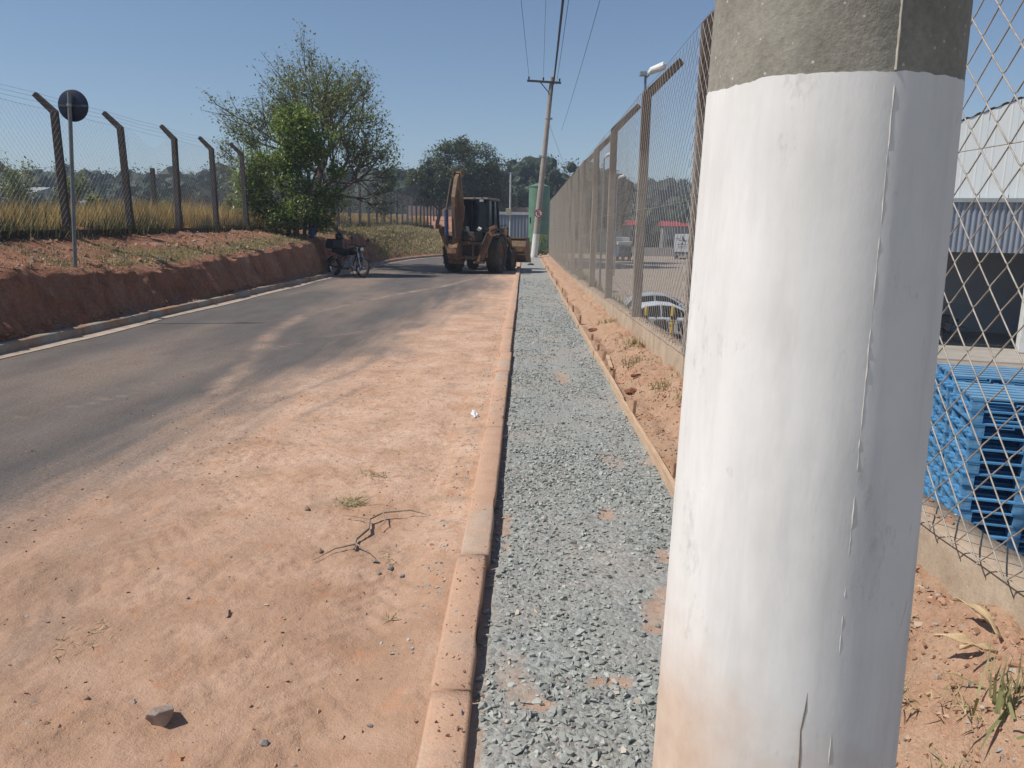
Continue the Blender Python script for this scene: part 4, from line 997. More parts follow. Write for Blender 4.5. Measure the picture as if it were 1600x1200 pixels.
field_tree('bare_shrub', 'bare twiggy shrub between the second and third fence posts', -19.8, 46, 3.3, 0, 55, .25, .1, M['leafdry'], 1)
field_tree('bare_shrub', 'bare grey shrub by the third fence post', -18.6, 50, 3.2, 0, 56, .3, .1, M['leafdry'], 1)
field_tree('field_shrub', 'olive shrub between the third and fourth fence posts', -17.5, 46, 2.1, 0, 57, 1, .18, M['leafyel'], 3)
field_tree('field_shrub', 'olive shrub left of the dense tree behind the fence', -14.2, 44, 2.2, 0, 58, 1, .18, M['leafthin'], 3)
# stump-like old post standing in the field
mb = MB(); mb.box((0, 0, .95), (.15, .15, 2.2), None, (.85, .85)); mb.box((0, 0, .35), (.22, .22, .25)); o = mb.build('old_post', M['postleft'], bevel=.01); o.location = (-12.9, 27.3, float(fieldz(27))-.1)
tag(o, 'lone dark post standing in the field beyond the left fence', 'post')

# far woods: many crowns reading as one mass
def woods(name, label, spots, n_leaf, size, mat, seed):
    r = np.random.default_rng(seed); V = []; F = []; A = []; k = 0; core = MB()
    for (x, y, z, h, w) in spots:
        lum = []
        nl = r.integers(6, 11)
        for q in range(nl):
            a_ = r.uniform(0, 2*pi); d = r.random()**.5*w*.42; lum.append((x+d*cos(a_), y+d*sin(a_), z+h*r.uniform(.38, .86), w*r.uniform(.16, .30)))
        lum.append((x, y, z+h*.9, w*.17)); lum.append((x, y, z+h*.3, w*.4))
        v, f, a = lump_leaves(lum, n_leaf, size*r.uniform(.8, 1.2), int(r.integers(1e6)), .7)
        a = np.clip(a+r.uniform(-.3, .3), 0, 1)
        V.append(v); F.append(f+k); A.append(a); k += len(v)
        cv, cf_ = ICO[2]                                # leafy hearts that close the crowns
        for (lx, ly, lz_, lr) in lum:
            qv = cv*lr*.66*(1+.5*(r.random((len(cv), 1))-.5))+np.array([lx, ly, lz_]); qf = cf_
            V.append(qv); F.append(qf+k); A.append(np.clip(r.random(len(cv))*.5, 0, 1)); k += len(qv)
    return tag(add_obj(name, mesh_np(name, np.concatenate(V), np.concatenate(F), False, np.concatenate(A)), mat), label, 'trees', kind='stuff')
r_ = random.Random(77); sp = []
for k in range(105):
    u = (k+r_.random())/105; x = -125+u*117; y = r_.uniform(118, 160); sp.append((x, y, 1.0, r_.uniform(6.8, 9.6)+(2 if r_.random() < .12 else 0), r_.uniform(9, 15)))
for k in range(26):
    x = r_.uniform(-110, -25); sp.append((x, r_.uniform(85, 105), 1.4, r_.uniform(3.0, 5.5), r_.uniform(5, 9)))
woods('far_woods', 'dark far treeline behind the field on the left', sp, 1500, .46, M['leaffar'], 3)
sp = []
for k in range(26): sp.append((r_.uniform(-10, 14), r_.uniform(100, 128), 1.5, r_.uniform(6.5, 9.8), r_.uniform(6, 10)))
sp += [(-3.5, 92, 1.0, 5.5, 6), (3.5, 96, 1.2, 7.8, 7), (7, 99, 1.0, 8.2, 8), (1, 97, 1, 6.8, 6)]
woods('far_woods', 'dark green trees behind the corrugated fence and green tank', sp, 1700, .36, M['leaffar'], 5)
sp = []
for k in range(95):
    y = r_.uniform(164, 262); x = r_.uniform(16, 110); z = float(terrain(np.array([[x]]), np.array([[y]]))[0, 0]); sp.append((x, y, z-.5, r_.uniform(6, 9.5), r_.uniform(9, 15)))
woods('far_woods', 'wooded green hill beyond the yard on the right', sp, 900, .62, M['leaffar'], 7)

# ------------------------------------------------------------------ end of the street
M['tankgreen'] = pm('tank green', (.135, .245, .165), (.10, .195, .13), 1.5, .5, .15, 6)
tk = empty('water_tank', (1.05, 57.3, 0), 0, 'tall green cylindrical tank behind the leaning utility pole', 'tank')
mb = MB(); mb.tube([(0, 0, -.2), (0, 0, 4.72)], [.76, .76], 40); mb.build('body', M['tankgreen'], tk, True)
mb = MB(); mb.tube([(0, 0, 4.70), (0, 0, 4.76), (0, 0, 4.95), (0, 0, 5.0)], [.80, .80, .18, .06], 40); mb.build('lid', M['tankgreen'], tk, True)
mb = MB()
for z in (1.6, 3.2): mb.ring((0, 0, z), (0, 0, 1), [(.758, -.02), (.766, -.02), (.766, .02), (.758, .02)], 40)
mb.build('weld_band', M['tankgreen'], tk, True)
mb = MB(); mb.box((-.62, -.46, 2.35), (.09, .08, .42)); mb.build('level_gauge', M['black'], tk)
cf = empty('corrugated_fence', (-3.0, 64, 0), 0, 'grey corrugated sheet-metal fence closing the street behind the backhoe', 'fence')
M['sheet'] = pm('fence sheet', (.27, .30, .35), (.20, .225, .265), 1.2, .5, metal=.25, stretch=(1, 1, .3))
for k in range(4):
    V = []; F = []; x0 = -.9+k*1.36; n = 40
    for i in range(n+1):
        x = x0+1.34*i/n; ph = (i % 8)/8; d = .045 if ph < .5 else 0
        V += [(x, -d, -.1), (x, -d, 2.88)]
        if i: F.append((2*i-2, 2*i, 2*i+1, 2*i-1))
    add_obj('sheet', mesh_np('sheet', V, F), M['sheet'], cf)
mb = MB(); mb.box((1.83, -.02, 2.96), (5.6, .14, .22)); mb.build('top_rail', pm('rail', (.55, .56, .55), (.42, .43, .43), 3, .7), cf)
for k in range(3):
    mb = MB(); mb.box((-.9+2.6*k, .08, 1.4), (.1, .1, 3.0)); mb.build('post', M['steel'], cf)
# red earth slope and low wall beyond it
v, f = grid(np.linspace(-14, 1.6, 17), np.linspace(70, 90, 12), lambda X, Y: .6+sstep(70, 80, Y)*2.3+.5*(fbm(X*.5, Y*.5, 171, 3)-.5)*sstep(80, 90, Y))
tag(add_obj('red_earth_slope', mesh_np('slope', v, f, True), pm('slope soil', (.40, .20, .13), (.28, .14, .09), .8, .95, .5, 5, .1)), kind='structure')
mb = MB(); mb.box((0, 0, .9), (15, .2, 2.2)); o = mb.build('boundary_wall', pm('far wall', (.33, .26, .21), (.24, .19, .16), .8, .9)); o.location = (-6, 90.5, 2.2)
tag(o, 'low brown wall above the red earth slope behind the corrugated fence', 'wall')
mp = empty('meter_post', (-1.10, 60.0, 0), 0, 'slim pale metal post with a beige meter box before the corrugated fence', 'post')
mb = MB(); mb.tube([(0, 0, -.1), (0, 0, 5.85)], [.075, .065], 12); mb.build('pole', pm('pale pipe', (.52, .52, .50), (.40, .40, .38), 4, .6), mp, True)
mb = MB(); mb.box((0, 0, 5.86), (.34, .1, .06)); mb.build('cap', M['steel'], mp)
mb = MB(); mb.box((-.12, -.12, 2.98), (.40, .2, .52)); mb.build('meter_box', pm('beige box', (.50, .44, .32), (.42, .36, .26), 4, .6), mp, bevel=.02)
# weeds by the far pole and the tank
def tuft(name, label, x, y, z, n, h, w, rad, mat, seed, cat='grass tuft', lean=.5, grp=None, wd=None):
    r = np.random.default_rng(seed); P = np.stack([r.normal(0, rad, n), r.normal(0, rad, n), np.zeros(n)-.01], 1)
    v, f = blades(P, h, w, seed, lean); o = add_obj(name, mesh_np(name, v, f, False, np.repeat(r.random(n), 5)), mat); o.location = (x, y, z); return tag(o, label, cat, grp, 'stuff' if cat == 'straw' else None)
lum = rand_lumps((0, 0, .6), (.75, .7, .6), 16, .2, .35, 61); v, f, a = lump_leaves(lum, 1600, .12, 62, .3)
o = add_obj('roadside_bush', mesh_np('bush', v, f, False, a), M['leafyel']); o.location = (1.15, 51.5, 0); tag(o, 'yellow-green bush between the leaning pole and the right fence', 'bush')

# ------------------------------------------------------------------ backhoe loader
M['cat'] = pm('worn yellow paint', (.23, .135, .058), (.12, .068, .036), 6, .62, .2, 40, .004, c3=(.17, .085, .045))
M['catdirt'] = pm('dirty yellow', (.24, .125, .055), (.12, .065, .038), 7, .8, .3, 40, .006, c3=(.22, .13, .085))
M['grease'] = pm('greasy dark steel', (.055, .04, .032), (.10, .065, .045), 8, .7)
M['blue'] = pm('blue cylinder', (.045, .07, .15), (.03, .045, .09), 8, .45)
bh = empty('backhoe_loader', (-1.86, 29.75, 0), radians(-15), 'worn yellow backhoe loader parked on the road, digging arm folded toward us', 'backhoe')
def wheel(x, y, r, w, lug):
    s = 1 if x > 0 else -1
    mb = MB(); k = .58
    mb.ring((x, y, r), (s, 0, 0), [(r*k, -w*.46), (r*.80, -w*.5), (r*.93, -w*.47), (r*.955, -w*.3), (r*.955, w*.3), (r*.93, w*.47), (r*.80, w*.5), (r*k, w*.46)], 40)
    nl = lug
    for i in range(nl):                                # chevron lugs
        for sd in (-1, 1):
            a0 = 2*pi*(i+.5*(sd > 0))/nl; a1 = a0+2*pi*.85/nl; P = []
            for (aa, h) in ((a0, sd*w*.03), (a0+.07, sd*w*.03), (a1+.07, sd*w*.5), (a1, sd*w*.5)):
                P.append((aa, h))
            top = [(x+s*h, y+r*1.0*cos(aa), r+r*1.0*sin(aa)) for aa, h in P]; bot = [(x+s*h, y+r*.92*cos(aa), r+r*.92*sin(aa)) for aa, h in P]
            mb.add(bot+top, [(0, 1, 2, 3), (7, 6, 5, 4), (0, 4, 5, 1), (1, 5, 6, 2), (2, 6, 7, 3), (3, 7, 4, 0)])
    t = mb.build('wheel', M['rubber'], bh, True, angle=40)
    mb = MB(); mb.ring((x, y, r), (s, 0, 0), [(.02, w*.10), (r*.30, w*.14), (r*.36, w*.02), (r*.52, w*.30), (r*.60, w*.40), (r*.60, -w*.4), (.02, -w*.35)], 32)
    mb.build('rim', M['catdirt'], t, True)
    mb = MB()
    for i in range(8): a_ = 2*pi*i/8; mb.cyl((x+s*w*.12, y+r*.22*cos(a_), r+r*.22*sin(a_)), (x+s*w*.2, y+r*.22*cos(a_), r+r*.22*sin(a_)), .025, .025, 6)
    mb.build('wheel_nuts', M['grease'], t)
wheel(-.84, 0, .72, .46, 16); wheel(.84, 0, .72, .46, 16); wheel(-.80, 2.12, .47, .30, 14); wheel(.80, 2.12, .47, .30, 14)
mb = MB(); mb.box((0, 1.0, .85), (.62, 3.0, .5)); mb.box((0, 0, .72), (1.5, .34, .34)); mb.box((0, 2.12, .5), (1.4, .22, .2)); mb.build('chassis', M['grease'], bh, bevel=.02)
mb = MB(); mb.prism([(-.42, 1.0, 1.05), (-.42, 2.75, 1.0), (-.42, 2.75, 1.42), (-.42, 1.0, 1.62)], (.84, 0, 0)); mb.build('hood', M['cat'], bh, bevel=.04)
mb = MB(); mb.cyl((.3, 1.6, 1.5), (.3, 1.6, 2.35), .04, .04, 10); mb.build('exhaust_pipe', M['grease'], bh, True)
# fenders
for s in (-1, 1):
    mb = MB(); P = []
    for k in range(11):
        a_ = radians(52+k*11.5); P.append((y_ := .0-.80*cos(a_), .72+.80*sin(a_)))
    V = []; F = []
    for k, (yy_, zz_) in enumerate(P):
        V += [(s*.60, yy_, zz_), (s*1.06, yy_, zz_), (s*1.06, yy_*.96, zz_-.03), (s*.60, yy_*.96, zz_-.03)]
        if k:
            o_ = 4*k
            for q in range(4): F.append((o_-4+q, o_-4+(q+1) % 4, o_+(q+1) % 4, o_+q))
    mb.add(V, F); mb.build('fender', M['cat'], bh, True)
# cab
cz0, cz1 = 1.12, 2.72
mb = MB()
for (x, y, x2, y2) in [(-.68, -.42, -.62, -.36), (.68, -.42, .62, -.36), (-.68, .95, -.62, .80), (.68, .95, .62, .80), (-.69, .25, -.63, .25), (.69, .25, .63, .25)]:
    mb.bar((x, y, cz0), (x2, y2, cz1), .085, .085)
for z, k in ((cz0, 1), (1.62, .985), (cz1-.03, .91)):
    mb.bar((-.68*k, -.42*k, z), (.68*k, -.42*k, z), .06); mb.bar((-.68*k, .9, z), (.68*k, .9, z), .06)
    for s in (-1, 1): mb.bar((s*.68*k, -.42*k, z), (s*.68*k, .9, z), .06)
mb.bar((.0, -.405, 1.15), (.0, -.36, 2.7), .035, .035)
cabf = mb.build('cab_frame', M['black'], bh, bevel=.01)
mb = MB(); mb.prism([(-.66, -.50, 2.70), (.66, -.50, 2.70), (.72, -.30, 2.70), (.72, .85, 2.70), (.60, 1.0, 2.70), (-.60, 1.0, 2.70), (-.72, .85, 2.70), (-.72, -.30, 2.70)], (0, 0, .07)); mb.build('cab_roof', pm('roof paint', (.30, .24, .18), (.20, .15, .11), 4, .6), bh, bevel=.025)
def pane(pts): mb = MB(); return mb.prism(pts, (0, .004, 0) if abs(pts[0][1]-pts[1][1]) < .02 else (.004, 0, 0)).build('window', M['glassdark'], bh)
pane([(-.64, -.405, 1.16), (-.02, -.405, 1.16), (-.02, -.36, 2.66), (-.59, -.36, 2.66)]); pane([(.02, -.405, 1.16), (.64, -.405, 1.16), (.59, -.36, 2.66), (.02, -.36, 2.66)])
for s in (-1, 1):
    pane([(s*.665, -.36, 1.16), (s*.665, .21, 1.16), (s*.615, .21, 2.66), (s*.615, -.32, 2.66)]); pane([(s*.665, .29, 1.16), (s*.665, .9, 1.16), (s*.615, .78, 2.66), (s*.615, .29, 2.66)])
pane([(-.64, .90, 1.55), (.64, .90, 1.55), (.59, .80, 2.66), (-.59, .80, 2.66)])
mb = MB(); mb.box((0, .3, 1.25), (.5, .5, .3)); mb.box((0, .08, 1.65), (.46, .12, .6)); mb.box((0, .62, 1.45), (.1, .1, .6)); mb.build('driver_seat', M['black'], bh, bevel=.04)
for x in (-.42, .42):
    mb = MB(); mb.box((x, -.53, 2.66), (.16, .08, .10)); mb.build('work_lamp', M['chrome'], bh, bevel=.01)
mb = MB(); mb.tube([(.70, .85, 1.75), (.98, .85, 1.80), (1.0, .85, 1.72)], .014, 6); mb.box((1.0, .84, 1.52), (.16, .04, .36)); mb.build('mirror', M['black'], bh, bevel=.01)
# rear frame, stabilisers
mb = MB(); mb.box((0, -.82, 1.10), (1.62, .16, .13)); mb.box((0, -.82, .58), (1.30, .16, .13))
for x in (-.72, -.5, .22, .5, .72): mb.box((x, -.84, .83), (.07, .18, .48))
mb.build('rear_frame', M['catdirt'], bh, bevel=.012)
mb = MB(); mb.box((0, -.66, .82), (1.1, .12, .5)); mb.tube([(-.45, -.78, .9), (.1, -.8, .72), (.45, -.78, .95)], .035, 8); mb.build('rear_axle_housing', M['grease'], bh)
mb = MB(); mb.box((.12, -.62, 1.36), (.62, .4, .34)); mb.build('toolbox', M['grease'], bh, bevel=.02)
mb = MB(); mb.tube([(-.12, -.66, 1.18), (-.12, -.66, 1.62), (-.10, -.64, 1.72)], [.11, .11, .06], 12); mb.build('oil_jug', pm('jug', (.50, .46, .36), (.42, .38, .30), 6, .5), bh, True)
for s in (-1, 1):
    mb = MB(); mb.bar((s*.50, -1.0, .42), (s*1.0, -1.0, 1.62), .17, .20, (0, 1, 0)); mb.box((s*1.03, -1.0, 1.68), (.26, .30, .12), Matrix.Rotation(-s*.4, 3, 'Y')); st = mb.build('stabiliser_leg', M['catdirt'], bh, bevel=.012)
    mb = MB(); mb.cyl((s*.62, -1.13, .98), (s*.86, -1.13, 1.50), .045, .045, 10); mb.cyl((s*.56, -1.13, .75), (s*.66, -1.13, 1.05), .06, .06, 10); mb.build('cylinder', M['grease'], st, True)
    mb = MB(); mb.box((s*.50, -1.0, .42), (.34, .34, .08)); mb.build('foot', M['catdirt'], st, bevel=.01)
mb = MB(); mb.tube([(.46, -1.02, 1.60), (.50, -1.05, 1.66), (.58, -1.05, 1.62)], [.07, .06, .05], 8); mb.build('hydraulic_hose', M['white'], bh, True)
for k in range(5):
    mb = MB(); x = -.42+.1*k; mb.tube([(x, -.72, 1.2), (x-.06, -.95, 1.45+.06*k), (-.34+.03*k, -1.08, 1.15+.12*k), (-.36+.02*k, -1.12, .9)], .018, 6); mb.build('hydraulic_hose', M['black'], bh, True)
# digging arm: swing post, boom, dipper, bucket
bx0 = -.36
mb = MB(); mb.box((bx0, -1.0, .72), (.30, .34, .62)); mb.box((bx0, -1.02, .40), (.42, .30, .10)); mb.build('swing_post', M['catdirt'], bh, bevel=.02)
mb = MB(); mb.prism([(bx0-.13, -1.02, .62), (bx0-.13, -1.28, .72), (bx0-.13, -1.02, 1.7), (bx0-.13, -.80, 2.55), (bx0-.13, -.98, 3.62), (bx0-.13, -.84, 3.68), (bx0-.13, -.52, 2.6), (bx0-.13, -.62, 1.75), (bx0-.13, -.90, .8)], (.22, 0, 0))
boom = mb.build('boom', M['cat'], bh, bevel=.015)
mb = MB()
for dx in (-.15, .15): mb.prism([(bx0+dx-.015, -1.06, 3.45), (bx0+dx-.015, -1.05, 3.75), (bx0+dx-.015, -.82, 3.78), (bx0+dx-.015, -.80, 3.5)], (.03, 0, 0))
mb.cyl((bx0-.19, -.95, 3.62), (bx0+.19, -.95, 3.62), .05, .05, 12); mb.build('boom_head', M['cat'], boom)
# dipper: a deep tapering box, widest at mid height
mb = MB(); q = .15
mb.prism([(bx0+.02-q/2, -1.05, 3.58), (bx0+.02-q/2, -1.22, 3.45), (bx0+.02-q/2, -1.52, 2.75), (bx0+.02-q/2, -1.42, 1.1), (bx0+.02-q/2, -1.26, 1.1), (bx0+.02-q/2, -1.12, 2.6)], (q, 0, 0))
dip = mb.build('dipper', M['cat'], bh, bevel=.012)
mb = MB(); mb.prism([(bx0+.08, -1.22, 3.1), (bx0+.36, -1.20, 2.4), (bx0+.32, -1.20, 2.0), (bx0+.16, -1.23, 1.15), (bx0+.05, -1.26, 1.2)], (0, .05, 0)); mb.build('gusset_plate', M['cat'], dip, bevel=.008)
mb = MB(); mb.cyl((bx0-.24, -1.50, 1.35), (bx0-.24, -1.52, 2.28), .08, .075, 14); cy = mb.build('crowd_cylinder', M['blue'], bh, True)
mb = MB(); mb.cyl((bx0-.24, -1.52, 2.28), (bx0-.18, -1.15, 3.42), .038, .038, 10); mb.build('rod', M['grease'], cy, True)
mb = MB(); mb.cyl((bx0+.14, -1.52, 1.3), (bx0+.12, -1.6, 2.4), .05, .05, 12); mb.build('bucket_cylinder', M['grease'], bh, True)
# bucket curled under the dipper
mb = MB(); P = [(-1.20, 1.10), (-1.42, 1.10), (-1.60, .95), (-1.64, .75), (-1.52, .55), (-1.34, .48), (-1.10, .55)]
Vo = [(bx0-.18, y, z) for y, z in P]+[(bx0+.18, y, z) for y, z in P]; n = len(P)
mb.add(Vo, [(i, i+1, n+i+1, n+i) for i in range(n-1)]+[tuple(range(n)), tuple(range(2*n-1, n-1, -1))])
bk = mb.build('digging_bucket', M['catdirt'], bh)
for k in range(4):
    mb = MB(); x = bx0-.2+.133*k; mb.box((x, -1.03, .58), (.06, .2, .05)); mb.build('tooth', M['steel'], bk)
# front loader
for s in (-1, 1):
    mb = MB(); mb.prism([(s*.62-.06, 1.15, 1.55), (s*.62-.06, 1.35, 1.68), (s*.62-.06, 2.6, 1.30), (s*.62-.06, 3.05, .62), (s*.62-.06, 2.92, .50), (s*.62-.06, 2.45, 1.10)], (.12, 0, 0)); mb.build('loader_arm', M['cat'], bh, bevel=.015)
    mb = MB(); mb.cyl((s*.62, 1.5, .95), (s*.62, 2.4, 1.12), .055, .04, 10); mb.build('lift_cylinder', M['grease'], bh, True)
mb = MB(); P = [(3.62, 1.28), (3.10, 1.24), (2.98, .95), (3.0, .60), (3.18, .36), (3.55, .28), (4.0, .26)]; n = len(P)
V = [(-1.15, y, z) for y, z in P]+[(1.15, y, z) for y, z in P]
mb.add(V, [(i, i+1, n+i+1, n+i) for i in range(n-1)]); mb.prism([(1.15, y, z) for y, z in P], (.035, 0, 0)); mb.prism([(-1.185, y, z) for y, z in P], (.035, 0, 0))
mb.box((0, 3.35, 1.285), (2.37, .60, .05)); mb.box((0, 2.99, .80), (2.2, .05, .12)); mb.build('loader_bucket', M['cat'], bh)
mb = MB(); mb.prism([(.70, .45, 1.15), (1.06, .35, 1.55), (1.06, .72, 1.42), (.8, .95, 1.20)], (.0, .05, .22)); mb.build('step_panel', pm('tan panel', (.46, .32, .17), (.32, .21, .11), 8, .7), bh, bevel=.02)

# ------------------------------------------------------------------ motorcycle
M['bikeblack'] = pm('bike paint', (.008, .008, .011), (.013, .013, .017), 8, .25)
M['bikeplas'] = pm('bike plastic', (.02, .02, .021), (.03, .03, .032), 8, .6)
def make_motorcycle(label, box=True):
    t = empty('motorcycle', (0, 0, 0), 0, label, 'motorcycle')
    def whl(x, w, steer=0):
        mb = MB(); R_ = .30; mb.ring((x, 0, R_), (0, 1, 0), [(R_-.09, -w/2), (R_-.02, -w/2), (R_, -w*.2), (R_, w*.2), (R_-.02, w/2), (R_-.09, w/2)], 32); q = mb.build('wheel', M['rubber'], t, True)
        mb = MB(); mb.ring((x, 0, R_), (0, 1, 0), [(R_-.105, -w*.35), (R_-.085, -w*.4), (R_-.085, w*.4), (R_-.105, w*.35)], 32); mb.ring((x, 0, R_), (0, 1, 0), [(.01, -.05), (.045, -.05), (.045, .05), (.01, .05)], 16); mb.build('rim', M['chrome'], q, True)
        mb = MB()
        for i in range(18):
            a_ = 2*pi*i/18; mb.tube([(x+.04*cos(a_), (-1)**i*.03, R_+.04*sin(a_)), (x+.2*cos(a_+.15), 0, R_+.2*sin(a_+.15))], .003, 4)
        mb.build('spokes', M['chrome'], q)
    whl(.66, .085); whl(-.64, .105)
    mb = MB(); mb.tube([(.52, 0, .95), (.30, 0, .62), (.20, 0, .30), (-.15, 0, .27), (-.22, 0, .55), (-.12, 0, .70), (.45, 0, .84)], .022, 8)
    for s in (-1, 1): mb.tube([(-.15, s*.08, .62), (-.55, s*.10, .78), (-.86, s*.08, .80)], .014, 6); mb.tube([(-.18, s*.09, .32), (-.64, s*.08, .30)], .020, 6)
    mb.build('frame', M['black'], t, True)
    mb = MB(); mb.box((.06, 0, .40), (.34, .24, .22)); mb.tube([(.08, 0, .48), (.16, 0, .70)], [.085, .08], 12)
    for k in range(5): mb.tube([(.09+.016*k, 0, .52+.034*k), (.093+.016*k, 0, .528+.034*k)], [.105, .105], 14)
    mb.build('engine', M['steel'], t, True, bevel=.01)
    mb = MB(); mb.tube([(.20, -.09, .52), (.30, -.12, .38), (.20, -.14, .24), (-.2, -.15, .24), (-.75, -.17, .36)], [.02, .02, .022, .03, .045], 10); mb.build('exhaust', M['chrome'], t, True)
    mb = MB(); V, F = ICO[3]; mb.add([(.20+p[0]*.27, p[1]*.15, .84+p[2]*.13+(.02 if p[0] > 0 else 0)) for p in V], [tuple(q) for q in F]); mb.build('fuel_tank', M['bikeblack'], t, True)
    mb = MB(); mb.tube([(-.05, 0, .82), (-.2, 0, .79), (-.45, 0, .83), (-.75, 0, .86)], [.09, .12, .115, .07], 12); mb.build('seat', M['bikeplas'], t, True)
    for s in (-1, 1):
        mb = MB(); mb.cyl((.66, s*.085, .30), (.50, s*.085, .78), .024, .022, 10); mb.cyl((.52, s*.085, .72), (.44, s*.085, .98), .018, .018, 10); mb.build('fork_leg', M['chrome'], t, True)
        mb = MB(); mb.cyl((-.60, s*.13, .34), (-.42, s*.13, .72), .026, .022, 10); mb.build('shock_absorber', M['chrome'], t, True)
        mb = MB(); mb.tube([(.44, s*.30, 1.04), (.46, s*.33, 1.16), (.46, s*.36, 1.22)], .008, 6); mb.ring((.47, s*.37, 1.24), (1, 0, 0), [(.002, -.008), (.06, -.008), (.06, .008), (.002, .008)], 16); mb.build('mirror', M['bikeplas'], t, True)
        mb = MB(); mb.tube([(.52, s*.10, .86), (.52, s*.19, .86)], [.012, .04], 8); mb.build('turn_signal', pm('amber', (.5, .2, .03), (.4, .15, .02), 4, .3), t, True)
    mb = MB(); mb.tube([(.36, -.38, 1.02), (.42, -.22, 1.05), (.45, 0, 1.0), (.42, .22, 1.05), (.36, .38, 1.02)], .014, 8); mb.build('handlebar', M['black'], t, True)
    mb = MB(); mb.tube([(.46, 0, .90), (.56, 0, .91), (.60, 0, .91)], [.05, .095, .09], 18); hl = mb.build('headlight', M['bikeplas'], t, True)
    mb = MB(); mb.tube([(.60, 0, .91), (.615, 0, .91)], [.085, .06], 18); mb.build('lens', M['chrome'], hl, True)
    P = [(.66+.36*cos(a_), .30+.36*sin(a_)) for a_ in np.linspace(.55, 2.4, 9)]
    mb = MB(); mb.add([(x, s*.06, z) for x, z in P for s in (-1, 1)], [(2*i, 2*i+1, 2*i+3, 2*i+2) for i in range(8)]); mb.build('front_mudguard', M['bikeblack'], t, True)
    P = [(-.64+.37*cos(a_), .30+.37*sin(a_)) for a_ in np.linspace(.9, 2.8, 9)]
    mb = MB(); mb.add([(x, s*.07, z) for x, z in P for s in (-1, 1)], [(2*i, 2*i+1, 2*i+3, 2*i+2) for i in range(8)]); mb.build('rear_mudguard', M['bikeplas'], t, True)
    mb = MB(); mb.box((-.93, 0, .72), (.03, .14, .08)); mb.build('tail_light', M['signred'], t, bevel=.01)
    if box:
        mb = MB(); mb.box((-.72, 0, 1.06), (.42, .44, .32), None, (.9, .9)); mb.build('top_box', M['bikeplas'], t, bevel=.04)
    mb = MB(); mb.tube([(.05, .12, .28), (-.02, .30, .02)], .012, 6); mb.build('kickstand', M['black'], t)
    return t
bike = make_motorcycle('black motorcycle with top box parked by the left kerb under the tree')
bike.location = (-5.86, 25.75, .005); bike.rotation_euler = (radians(-6), 0, radians(-33))
hm = empty('helmet', (-6.15, 25.93, 1.30), radians(-70), 'black helmet resting on the parked motorcycle', 'helmet')
mb = MB(); V, F = ICO[3]; mb.add([(p[0]*.155, p[1]*.135, max(p[2], -.75)*.14) for p in V], [tuple(q) for q in F]); mb.build('shell', M['bikeblack'], hm, True)
mb = MB(); mb.add([(.159*cos(a_)*cos(e), .14*sin(a_)*cos(e), .145*sin(e)) for e in (-.25, .1, .4) for a_ in np.linspace(-.9, .9, 9)], [(r*9+i, r*9+i+1, r*9+i+10, r*9+i+9) for r in range(2) for i in range(8)]); mb.build('visor', M['glassdark'], hm, True)
# blue bag hanging at the foot of the dense tree
mb = MB(); mb.ico((0, 0, 0), .2, 5, .22, 2, (.75, .5, 1.35)); o = mb.build('blue_bag', pm('blue plastic', (.02, .07, .25), (.012, .04, .16), 12, .4, .6, 25, .02), None, True); o.location = (-7.05, 26.0, 1.50); o.rotation_euler = (0, .25, 0)
tag(o, 'blue plastic bag hanging at the foot of the dense tree', 'bag')

